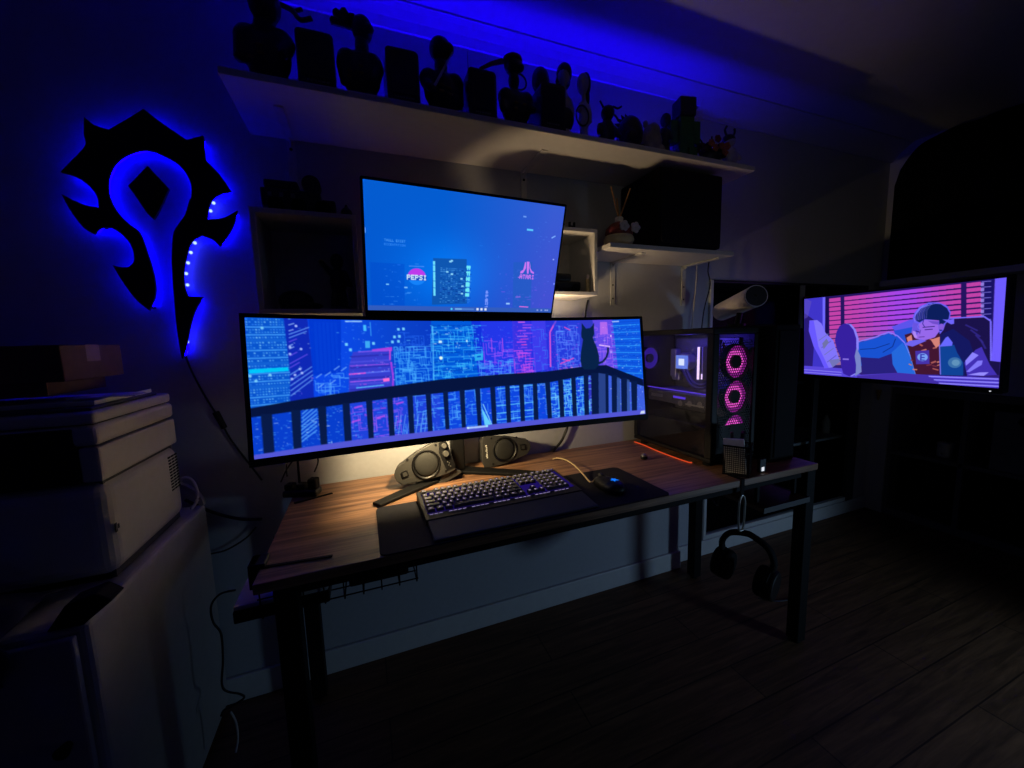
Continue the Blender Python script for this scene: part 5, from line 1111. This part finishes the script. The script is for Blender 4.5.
ecx = sum(p[0] for p in em_px)/len(em_px); ecz = sum(p[1] for p in em_px)/len(em_px)
em = thing('wall_emblem', 'black jagged clan-style wall emblem with blue glow behind it', 'wall emblem', (ecx, 0, ecz))
loc_ = lambda P: [(p[0]-ecx, p[1]-ecz) for p in P]
def curvy(P, k=4, lim=42):
    # rounds the gentle bends of an outline and keeps its sharp tips
    n = len(P); T = []
    for i in range(n):
        a, b, c = Vector(P[i-1]), Vector(P[i]), Vector(P[(i+1) % n])
        ang = (b-a).angle(c-b)
        T.append((c-a)*.5 if ang < math.radians(lim) else None)
    out = []
    for i in range(n):
        p, q_ = Vector(P[i]), Vector(P[(i+1) % n]); d = q_-p
        t0 = T[i] if T[i] is not None else d*.9; t1 = T[(i+1) % n] if T[(i+1) % n] is not None else d*.9
        t0 = t0.normalized()*d.length; t1 = t1.normalized()*d.length
        for j in range(k):
            t = j/k; out.append(tuple(p*(2*t**3-3*t*t+1)+t0*(t**3-2*t*t+t)+q_*(-2*t**3+3*t*t)+t1*(t**3-t*t)))
    return out
m = MB(); m.prism(curvy(loc_(em_px)), -.040, -.031); m.obj('emblem_plate', M_soft, em)
m = MB(); m.prism(curvy(loc_(dia), 4, 25), -.040, -.031); m.obj('center_diamond', M_soft, em)
def inset(P, d):
    out = []; n = len(P); area = sum(P[i][0]*P[(i+1)%n][1]-P[(i+1)%n][0]*P[i][1] for i in range(n)); s = 1 if area > 0 else -1
    for i in range(n):
        a, b, c = Vector(P[i-1]), Vector(P[i]), Vector(P[(i+1)%n])
        e1 = (b-a).normalized(); e2 = (c-b).normalized()
        nn = (Vector((-e1.y, e1.x))+Vector((-e2.y, e2.x)))*s
        if nn.length < .2: nn = -(e1-e2)*1.0
        out.append(b+nn.normalized()*d)
    return out
I_ = inset(loc_(em_px), .011)
m = MB(); m.tube([(p[0], -.014, p[1]) for p in I_], .0035, 6, closed=True, sub=1); m.obj('back_light', E_emblem, em)
m = MB(); 
dc = loc_([(sum(p[0] for p in dia)/len(dia), sum(p[1] for p in dia)/len(dia))])[0]; m.cyl((dc[0], -.031, dc[1]), (dc[0], 0, dc[1]), .006, n=10)
for i in (2, 14, 38, 50, 60): m.cyl((I_[i][0], -.031, I_[i][1]), (I_[i][0], 0, I_[i][1]), .004, n=8)
m.obj('wall_spacer', M_soft, em)
m = MB(); [m.ell((p[0]-ecx, p[1], p[2]-ecz), (.005, .003, .005), n=8) for p in [(-0.408,-0.02,1.652),(-0.398,-0.02,1.676),(-0.457,-0.02,1.554),(-0.47,-0.02,1.525),(-0.48,-0.02,1.494),(-0.488,-0.02,1.462),(-0.488,-0.02,1.428),(-0.501,-0.02,1.288),(-0.506,-0.02,1.255)]]
m.obj('visible_diode', E_led, em)

# ------------------------------------------------------------------ cube shelves, small shelf, things on them
def cube(label, x0, x1, z0, z1, d, th):
    t = thing('cube_shelf', label, 'shelf', ((x0+x1)/2, 0, z0)); w_ = (x1-x0)/2; h = z1-z0
    m = MB(); m.box(-w_, w_, -d, -.002, 0, th); m.box(-w_, w_, -d, -.002, h-th, h); m.box(-w_, -w_+th, -d, -.002, th, h-th); m.box(w_-th, w_, -d, -.002, th, h-th); m.obj('frame', M_white, t, .0015)
    m = MB(); m.box(-w_+th, w_-th, -.008, -.003, th, h-th); m.obj('back_panel', M_wframe, t); return t
cube('larger white cube shelf on the wall left of the upper monitor', -.27, .006, 1.328, 1.622, .20, .014)
cube('smaller white cube shelf right of the upper monitor', .62, .862, 1.395, 1.642, .20, .014)
g = thing('model_vehicle', 'dark model vehicle with round wheels atop the larger cube shelf', 'model', (-.15, -.11, 1.6225))
m = MB(); m.box(-.10, .06, -.035, .035, .02, .075); m.box(-.09, .0, -.032, .032, .075, .10); m.box(.06, .10, -.03, .03, .02, .055); m.obj('hull', M_fig, g, .006)
for x in (-.06, -.0, .065):
    for y in (-.042, .042): m = MB(); m.cyl((x, y-.008, .023), (x, y+.008, .023), .0225, n=20); m.obj('wheel', M_soft, g, .002)
m = MB(); m.cyl((.035, -.02, .10), (.035, .02, .10), .026, n=20); m.cyl((.035, 0, .076), (.035, 0, .09), .012); m.obj('turret_drum', M_fig, g)
m = MB(); [m.box(x, x+.01, -.037, -.035, .05, .062) for x in (-.08, -.05, -.02)]; m.obj('side_marking', M_plaque, g)
g = thing('small_model', 'tiny dark round model beside the model vehicle on the cube shelf', 'model', (-.02, -.13, 1.6225))
body(g, [('e', (0, 0, .02), (.018, .016, .02)), ('c', (0, 0, .03), (.0, 0, .045), .008, .005)], M_fig, .003)
g = thing('dark_cap', 'crumpled dark cap lying inside the larger cube shelf', 'cap', (-.185, -.11, 1.3425))
body(g, [('e', (0, 0, .03), (.05, .05, .034)), ('e', (.035, -.035, .012), (.045, .035, .012)), ('b', -.04, .04, -.04, .04, .001, .02)], M_fig, .004, 'crown')
g = thing('figurine', 'dark upright figurine at the right inside the larger cube shelf', 'figurine', (-.06, -.12, 1.3425))
base(g, .03); body(g, [('e', (0, 0, .09), (.025, .02, .045)), ('c', (-.012, 0, .05), (-.014, 0, .015), .012, .012), ('c', (.012, 0, .05), (.014, 0, .015), .012, .012), ('c', (-.02, 0, .12), (-.045, -.01, .15), .01, .008), ('c', (.02, 0, .12), (.035, -.01, .08), .01, .008), ('e', (0, 0, .155), (.02, .019, .025))], M_fig, .0035)
# in and on the right cube
g = thing('model_vehicle', 'dark low model car inside the smaller cube shelf', 'model', (.745, -.12, 1.4095))
m = MB(); m.box(-.07, .075, -.03, .03, .014, .045); m.box(-.03, .035, -.027, .027, .045, .075); m.obj('hull', M_fig, g, .008)
for x in (-.045, .05):
    for y in (-.03, .03): m = MB(); m.cyl((x, y-.006, .0175), (x, y+.006, .0175), .017, n=18); m.obj('wheel', M_soft, g)
g = thing('pale_tube', 'small pale upright tube at the right inside the smaller cube shelf', 'tube', (.836, -.17, 1.4095))
m = MB(); m.lathe([(.006, 0), (.0075, .004), (.0075, .045), (.005, .052)]); m.obj('tube_body', M_cream, g, smooth=True)
m = MB(); m.lathe([(.005, .052), (.0055, .054), (.0055, .066), (.003, .068)]); m.obj('tube_cap', M_pinkw, g, smooth=True)
for k, (x, lab) in enumerate(((.735, 'tiny dark ornament with a loop, on top of the smaller cube shelf'), (.785, 'tiny dark ornament with a cross arm, on top of the smaller cube shelf'))):
    g = thing('ornament', lab, 'ornament', (x, -.14, 1.6425), (0, 0, 0), 'ornaments atop the smaller cube')
    m = MB()
    if k == 0: m.tube([(.016*math.cos(a_*PI/5), 0, .022+.018*math.sin(a_*PI/5)) for a_ in range(9)], .004)
    else: m.box(-.012, -.006, -.004, .004, .003, .036); m.box(-.012, .014, -.004, .004, .017, .023); m.box(.008, .014, -.004, .004, .003, .036)
    m.obj('ornament_shape', M_fig, g); m = MB(); m.box(-.018, .018, -.008, .008, 0, .004); m.obj('base', M_fig, g)
# small shelf with brackets
ss = thing('bracket_shelf', 'short white bracket shelf holding the big black speaker', 'shelf', (1.19, 0, 1.566))
m = MB(); m.box(-.305, .33, -.25, -.002, 0, .018); m.obj('board', M_white, ss, .002)
for x in (-.118, .295):
    m = MB(); m.box(x-.011, x+.011, -.006, -.001, -.19, 0); m.box(x-.011, x+.011, -.21, -.001, -.006, -.0005); m.prism([(-.03, -.006), (-.006, -.006), (-.006, -.02)], -.0018, .0018, Matrix.Translation((x, 0, 0)) @ Matrix.Rotation(PI/2, 4, 'Z')); b_ = m.obj('bracket', M_wframe, ss)
    m = MB(); m.cyl((x, -.006, -.1), (x, -.0075, -.1), .004, n=10); m.cyl((x, -.006, -.16), (x, -.0075, -.16), .004, n=10); m.obj('screw', M_blackp, b_)
bs = thing('subwoofer', 'big black box speaker on the short bracket shelf', 'speaker', (1.275, -.13, 1.5845))
m = MB(); m.box(-.165, .165, -.118, .12, .006, .298); m.obj('cabinet', M_soft, bs, .006)
m = MB(); m.prism(rrect(-.155, .155, .016, .288, .012), -.125, -.119); m.obj('front_grille', M_matb, bs, .002)
for x in (-.13, .13):
    for y in (-.09, .09): MB().cyl((x, y, 0), (x, y, .006), .012).obj('rubber_foot', M_soft, bs)
m = MB(); m.cyl((.165, -.02, .19), (.178, -.02, .19), .012, n=16); m.obj('side_knob', M_blackp, bs)
# reed diffuser
rd = thing('reed_diffuser', 'reed diffuser in a red and cream flower-trimmed pot, on the bracket shelf', 'diffuser', (.975, -.18, 1.5845)); rd.scale = (1.12, 1.0, 1.05)
m = MB(); m.lathe([(.03, 0), (.047, .01), (.055, .026), (.05, .04), (.042, .046)]); m.obj('pot', M_cream, rd, smooth=True)
m = MB(); m.lathe([(.046, .042), (.05, .05), (.046, .068), (.03, .085), (.016, .092)]); m.obj('patterned_shoulder', M_redpat, rd, smooth=True)
for (x, z) in ((-.008, .068), (.038, .066)):
    m = MB(); [m.ell((x+.011*math.cos(k*1.2566), -.046, z+.011*math.sin(k*1.2566)), (.010, .006, .010), n=10) for k in range(5)]; m.ell((x, -.051, z), (.005, .004, .005), n=8); m.obj('flower', M_pinkw, rd, smooth=True)
m = MB(); m.lathe([(.014, .088), (.015, .092), (.015, .108), (.012, .111)]); m.obj('neck', M_white, rd, smooth=True)
for (dx, dy, l) in ((-.040, -.01, .112), (.040, -.01, .115), (.004, .02, .085)):
    m = MB(); m.cyl((0, 0, .10), (dx, dy, .10+l), .0026, n=8); m.obj('reed', M_reed, rd)

# ------------------------------------------------------------------ printer corner at the left
cb = thing('printer_cabinet', 'pale cabinet with rounded rear rim under the printer', 'cabinet', (-.85, -.3, 0))
m = MB(); m.box(-.34, .34, -.30, .28, .03, .735); m.obj('carcass', M_cab, cb, .012, seg=3)
m = MB(); m.box(-.31, .31, -.27, .25, 0, .03); m.obj('plinth', M_dark, cb)
for (z0, z1) in ((.05, .36), (.375, .72)):
    m = MB(); m.box(-.325, .325, -.314, -.3005, z0, z1); dr = m.obj('drawer', M_cab, cb, .004)
    m = MB(); m.cyl((.295, -.314, (z0+z1)/2-.03), (.295, -.332, (z0+z1)/2-.03), .007, .012, 18); m.obj('knob', M_soft, dr)
    m = MB(); m.box(-.1, .1, -.332, -.3145, (z0+z1)/2+.05, (z0+z1)/2+.066); m.obj('handle', M_soft, dr, .003)
# rounded rim behind the printer
m = MB(); prof = [(.26, .7), (.34, .7)]; pts_ = []
for k in range(9):
    an = PI/2*k/8; pts_.append((.20+.14*math.sin(an), .735+.10*math.cos(an)))
poly = [(.34, .7355)]+pts_[::-1]+[(.19, .835), (.19, .827)]+[(.19+.138*math.sin(PI/2*k/8), .735+.09*math.cos(PI/2*k/8)) for k in range(9)]
m.prism(poly, .262, .28); m.obj('rear_rim', M_cab, cb)
pr = thing('printer', 'white office printer with a dark front recess on the pale cabinet', 'printer', (-.75, -.28, .7355))
PX1, PY0, PY1 = .22, -.175, .175
def pbox(z0, z1, ins=0, front=0, y1=None): return MB().box(-.26, PX1-ins, PY0+front, (PY1 if y1 is None else y1)-ins*.5, z0, z1)
m = MB(); m.box(-.24, PX1-.012, PY0+.02, PY1-.012, .002, .355); m.box(-.26, -.2, PY0+.01, PY1, .225, .35); m.obj('inner_frame', M_printdk, pr)
m = pbox(.012, .222); m.obj('lower_shell', M_printer, pr, .03, seg=5)
MB().box(PX1-.035, PX1, PY0, PY1, .225, .30).obj('side_shell', M_printer, pr, .006); MB().box(-.26, -.235, PY0, PY1, .225, .30).obj('side_shell', M_printer, pr, .006)
m = MB(); m.box(-.26, PX1, PY0-.002, PY1, .303, .345); m.obj('scanner_body', M_printer, pr, .010, seg=3)
m = MB(); m.box(-.26, PX1-.002, PY0+.004, PY1-.002, .348, .374); m.obj('scanner_lid', M_printer, pr, .008, seg=3)
m = MB(); m.box(-.22, PX1-.012, PY0+.02, PY1-.05, .3745, .382); m.obj('lid_pad', M_printdk, pr, .003)
m = MB(); m.box(-.234, PX1-.036, PY0-.004, PY0+.008, .226, .342); m.obj('dark_front_panel', M_bezel, pr, .003)
m = MB()
for r in range(12):
    for c in range(3): m.box(PX1-.001, PX1+.0008, .105+c*.019, .105+c*.019+.015, .10+r*.0085, .10+r*.0085+.0045)
m.obj('vent_grille', M_soft, pr)
m = MB(); m.box(PX1-.001, PX1+.0006, -.160, -.154, .105, .125); m.box(PX1-.001, PX1+.0006, -.150, -.146, .11, .12); m.obj('side_mark', M_printdk, pr)
m = MB(); m.box(-.24, PX1-.02, PY0+.02, PY1-.02, 0, .012); m.obj('foot_plate', M_printdk, pr)
g = thing('paper_tray', 'thin white tray lying on the printer lid under the cardboard box', 'tray', (-.76, -.31, 1.1185), (0, 0, 0))
m = MB(); m.box(-.22, .205, -.09, .15, .0, .004); m.box(-.22, .205, -.094, -.09, 0, .010); m.box(.205, .209, -.094, .15, 0, .010); m.obj('tray_sheet', M_paper, g, .001)
m = MB(); m.box(.14, .26, -.05, .02, .0105, .0125); m.obj('loose_sheet', M_paper, g)
g = thing('cardboard_box', 'flat brown cardboard box on top of the printer', 'box', (-.83, -.30, 1.142))
m = MB(); m.box(-.25, .235, -.10, .12, .030, .108); m.obj('carton', M_card, g, .002)
m = MB(); m.box(-.25, .236, -.02, .03, .1082, .1086); m.box(.2352, .2356, -.02, .03, .07, .1086); m.obj('packing_tape', mat('tape', (170, 140, 116), .25), g)
m = MB(); m.box(-.02, .07, -.1004, -.1, .075, .09); m.obj('shiny_label', mat('label', (200, 200, 215), .2), g)
m = MB(); m.box(-.24, .2, -.09, .11, .0, .0295); m.obj('lower_flap', M_card, g)
cable('white cable looped behind the printer on the cabinet rim', [(-.575, -.045, .80), (-.55, -.05, .835), (-.525, -.05, .82), (-.515, -.06, .77), (-.53, -.075, .7395)], .0045, M_wcable)
# dark cloth and black case over the cabinet front
g = thing('folded_cloth', 'dark navy cloth draped over the cabinet top in front of the printer', 'cloth', (-.70, -.56, .7355))
m = MB(); nx, ny = 22, 18; grid = []
for i in range(nx+1):
    row = []
    for j in range(ny+1):
        x = -.26+.36*i/nx; t = j/ny; edge = math.sin(PI*min(1, (i+1)/(nx+2)))**.4
        wob = .006*math.sin(i*1.1+j*.5)+.004*math.sin(i*.5-j*.9)
        if t < .6: p = (x, .085-t*.205, .012+edge*(.045*math.sin(PI*min(1, t/.75))+wob*math.sin(PI*t/.6)))
        else: p = (x+.006*math.sin(j), -.066-wob*.4-.008, .012+edge*.02-(t-.6)*.2)
        row.append(m.bm.verts.new(p))
    grid.append(row)
for i in range(nx):
    for j in range(ny): m.bm.faces.new((grid[i][j], grid[i+1][j], grid[i+1][j+1], grid[i][j+1]))
o = m.obj('cloth_sheet', M_cloth, g, smooth=True); sl = o.modifiers.new('thickness', 'SOLIDIFY'); sl.thickness = .004; sl.offset = 1
g = thing('black_case', 'small black wedge case on the cabinet front corner by the cloth', 'case', (-.548, -.575, .7358))
m = MB(); m.prism([(-.016, .0), (.034, .0), (.080, .036), (.058, .056), (.014, .044)], -.03, .014); m.obj('case_body', M_soft, g, .003)

# ------------------------------------------------------------------ glazed cabinet in the alcove
gc = thing('glazed_cabinet', 'dark glazed cabinet with sliding doors set in the alcove wall', 'cabinet', (2.375, .04, GZ0))
w2, h2 = (GX1-GX0)/2-.002, GZ1-GZ0-.002
m = MB(); m.box(-w2, w2, .36, .40, .004, h2); m.box(-w2, -w2+.012, .02, .36, .004, h2); m.box(w2-.012, w2, .02, .36, .004, h2); m.box(-w2+.012, w2-.012, .02, .36, .004, .02); m.box(-w2+.012, w2-.012, .02, .36, h2-.016, h2); m.obj('interior', M_dark, gc)
m = MB(); m.box(-w2, -w2+.02, -.012, .018, .002, h2); m.obj('left_frame', M_trim, gc, .003)
m = MB(); m.box(w2-.075, w2, -.014, .018, .002, h2); m.obj('right_frame', M_dkframe, gc, .003)
m = MB(); m.box(-w2+.02, w2-.075, -.010, .018, .002, .028); m.obj('bottom_rail', M_trim, gc, .003)
m = MB(); m.box(-w2+.02, w2-.075, -.010, .018, h2-.012, h2); m.obj('top_rail', M_dkframe, gc, .003)
for (x0, x1, y) in ((-w2+.022, .26, .0), (.215, w2-.077, .01)):
    m = MB(); m.box(x0, x1, y, y+.006, .03, h2-.014); dr = m.obj('sliding_door', M_glass, gc)
    m = MB(); m.box(x0 if y else x1-.045, x0+.045 if y else x1, y-.004, y-.0005, .03, h2-.014); m.obj('door_stile', M_dkframe, dr, .002)
m = MB(); m.box(.03, .065, -.012, -.001, h2-.26, h2-.012); m.obj('white_post', M_trim, gc, .002)
for z in (.42, .82):
    m = MB(); m.box(-w2+.014, w2-.014, .06, .34, z, z+.016); m.obj('shelf_board', M_wframe if z < .5 else M_dkframe, gc)
def inside(name, label, cat, x, z, prof, m_, capm=None):
    t = thing(name, label, cat, (x, .19, GZ0+z)); MB().lathe(prof).obj('body', m_, t, smooth=True)
    if capm: r, zt_ = prof[-1]; MB().lathe([(r, zt_), (r*1.1, zt_+.003), (r*1.1, zt_+.02), (r*.8, zt_+.024)]).obj('cap', capm, t, smooth=True)
inside('bottle', 'small pale bottle on the lower shelf inside the glazed cabinet', 'bottle', 3.0, .4365, [(.022, 0), (.024, .01), (.024, .08), (.010, .11), (.009, .125)], M_paper, M_dkframe)
inside('vase', 'dim grey vase on the upper shelf inside the glazed cabinet', 'vase', 2.9, .8365, [(.02, 0), (.035, .03), (.03, .08), (.014, .11), (.018, .12)], M_dkframe)
inside('storage_tin', 'grey tin on the floor inside the glazed cabinet', 'tin', 2.72, .022, [(.08, 0), (.082, .01), (.082, .26), (.08, .27)], M_dkframe)
# little brass cone hooks
for lab, p, mount in (('brass cone hook on the white post of the glazed cabinet', (2.423, .019, 1.40), 'y'), ('brass cone hook on the pale wall strip under the television', (3.19, -.005, .80), 'x')):
    t = thing('cone_hook', lab, 'hook', p, (0, 0, 0), 'brass cone hooks'); d = .016 if mount == 'x' else 0
    m = MB(); m.lathe([(.003, -.035), (.009, 0), (.014, .03), (.014, .034)], c=(-.008 if mount == 'x' else 0, 0 if mount == 'x' else -.008, 0)); m.obj('cone', M_brass, t, smooth=True)
    m = MB(); m.cyl((0, 0, .02), (.0095, 0, .02) if mount == 'x' else (0, .009, .02), .005, n=10); m.obj('pin', M_brass, t)

# ------------------------------------------------------------------ right wall: shelving, curtain, sill
su = thing('shelving_unit', 'dark low cube shelving built into the right wall below the television', 'shelving', (3.39, -.9, 0))
m = MB(); m.box(-.18, .18, -.838, .838, .0, .045); m.box(-.18, .18, -.838, .838, .815, .855); m.box(-.18, .18, -.838, .838, .415, .44)
for y in (.838, .50, .08, -.34, -.76): m.box(-.18, .18, y-.02 if y > 0.8 else y-.012, y if y > .8 else y+.012, .045, .815)
m.obj('carcass', mat('shelving_grey', (96, 94, 100), .6), su, .002)
m = MB(); m.box(.165, .179, -.83, .82, .045, .815); m.obj('back_panel', M_dark, su)
g = thing('picture_box', 'pale framed box with a dark oval on the shelving, upper right compartment', 'box', (3.23, -.62, .70))
g.location.z = .4405
m = MB(); m.box(-.012, .012, -.115, .115, .24, .33); m.box(-.012, .09, -.115, .115, 0, .24); m.obj('box_front', mat('box_grey', (110, 110, 116), .6), g, .003)
m = MB(); m.cyl((-.0125, 0, .285), (-.014, 0, .285), .03, n=24); m.obj('oval_hole', M_soft, g)
g = thing('white_mug', 'pale mug in the dark shelving compartment under the television', 'mug', (3.30, -.30, .4405))
m = MB(); m.lathe([(.03, 0), (.036, .006), (.036, .09), (.033, .092), (.031, .02), (.001, .012)]); m.obj('cup', M_paper, g, smooth=True)
m = MB(); m.tube([(-.034, -.0, .075), (-.06, 0, .07), (-.062, 0, .035), (-.035, 0, .022)], .005); m.obj('handle', M_paper, g, smooth=True)
for y, lab in ((-.30, 'dark storage bin in lower shelving compartment nearest the alcove'), (-.63, 'dark storage bin in lower shelving, second from the alcove'), (-1.03, 'dark storage bin in lower shelving, third from the alcove')):
    g = thing('storage_bin', lab, 'bin', (3.39, y, .0455), (0, 0, 0), 'storage bins in the shelving')
    m = MB(); m.box(-.16, .15, -.14, .14, 0, .34); m.obj('bin_body', M_soft, g, .008)
    m = MB(); m.tube([(-.161, -.04, .26), (-.172, -.03, .255), (-.172, .03, .255), (-.161, .04, .26)], .005); m.obj('handle', M_dark, g)
struct('trim_3', MB().box(3.06, XR-.001, -1.75, -.02, 1.50, 1.535), M_trim, .003)
cu = thing('blackout_curtain', 'large black curtain with rounded top corner on the right wall', 'curtain', (3.12, -.6, 1.54))
m = MB(); nn = 90; top = []; bot = []; hgt = .785
for k in range(nn+1):
    y = .572-1.6*k/nn; x = .014*math.sin(k*.75)+.006*math.sin(k*.31)
    dd = (.572-y); r = .22
    zt_ = hgt if dd > r else hgt-r+math.sqrt(max(0, r*r-(r-dd)**2))
    bot.append((x, y)); top.append(zt_)
V = [[m.bm.verts.new((bot[k][0]*(1-.3*j/10), bot[k][1], .002+(top[k]-.002)*j/10)) for j in range(11)] for k in range(nn+1)]
for k in range(nn):
    for j in range(10): m.bm.faces.new((V[k][j], V[k+1][j], V[k+1][j+1], V[k][j+1]))
o = m.obj('curtain_cloth', M_curt, cu, smooth=True); sl = o.modifiers.new('thickness', 'SOLIDIFY'); sl.thickness = .004
m = MB(); m.cyl((.02, .35, hgt-.02), (.02, -1.05, hgt-.02), .008, n=12); m.obj('curtain_rail', M_black, cu)

# ------------------------------------------------------------------ lights
def area(name, loc, target, sx, sy, energy, col, spread=180):
    l = bpy.data.lights.new(name, 'AREA'); l.shape = 'RECTANGLE'; l.size = sx; l.size_y = sy; l.energy = energy; l.color = lin(col); l.spread = math.radians(spread)
    o = bpy.data.objects.new(name, l); COL.objects.link(o); o.location = loc
    d = Vector(target)-Vector(loc); o.rotation_euler = d.to_track_quat('-Z', 'Y').to_euler(); return o
def point(name, loc, energy, col, r=.03):
    l = bpy.data.lights.new(name, 'POINT'); l.energy = energy; l.color = lin(col); l.shadow_soft_size = r
    o = bpy.data.objects.new(name, l); COL.objects.link(o); o.location = loc; return o
def spot(name, loc, target, energy, col, size, blend, r=.03):
    l = bpy.data.lights.new(name, 'SPOT'); l.energy = energy; l.color = lin(col); l.shadow_soft_size = r; l.spot_size = math.radians(size); l.spot_blend = blend
    o = bpy.data.objects.new(name, l); COL.objects.link(o); o.location = loc
    o.rotation_euler = (Vector(target)-Vector(loc)).to_track_quat('-Z', 'Y').to_euler(); return o
point('desk_lamp', (.17, -.285, 1.0), 12.5, (255, 225, 168), .02)
spot('monitor_back_glow', (.66, -.225, 1.262), (.88, -.01, 1.8), 3.4, (255, 220, 172), 98, .4, .015)
point('tower_light', (1.163+.09, -.475+.22, DZ+.45), 1.6, (80, 60, 255), .02)
spot('added_cool_fill', (2.3, -2.0, .45), (1.45, 0, .13), 18.0, (170, 212, 255), 88, .7, .10)  # unseen cool fill behind the camera, added for the wall under the desk
spot('added_warm_fill', (-.2, -3.2, 1.5), (1.85, 0, 1.3), 6.0, (240, 238, 200), 46, .9, .3)  # unseen warm fill behind the camera, added to lift the wall at the right

wd = bpy.data.worlds.new('world'); sc.world = wd; wd.use_nodes = True
wd.node_tree.nodes['Background'].inputs['Color'].default_value = (0, 0, 0, 1)

# ------------------------------------------------------------------ camera and view
cam = bpy.data.cameras.new('camera'); co_ = bpy.data.objects.new('camera', cam); COL.objects.link(co_)
Rm = Matrix([[0.932652, 0.06721, -0.354463], [-0.359706, 0.097513, -0.927956], [-0.027803, 0.992962, 0.115122]])
co_.matrix_world = Matrix.Translation((0, -1.5, 1.235)) @ Rm.to_4x4()
cam.sensor_width = 36; cam.lens = 385/1024*36; cam.clip_start = .02
sc.camera = co_
sc.view_settings.view_transform = 'Standard'; sc.view_settings.look = 'None'; sc.view_settings.gamma = 1; sc.view_settings.exposure = 0; sc.view_settings.use_curve_mapping = False
sc.cycles.use_denoising = True
sc.cycles.max_bounces = 8; sc.cycles.diffuse_bounces = 4; sc.cycles.transparent_max_bounces = 12
sc.cycles.sample_clamp_indirect = 4.0
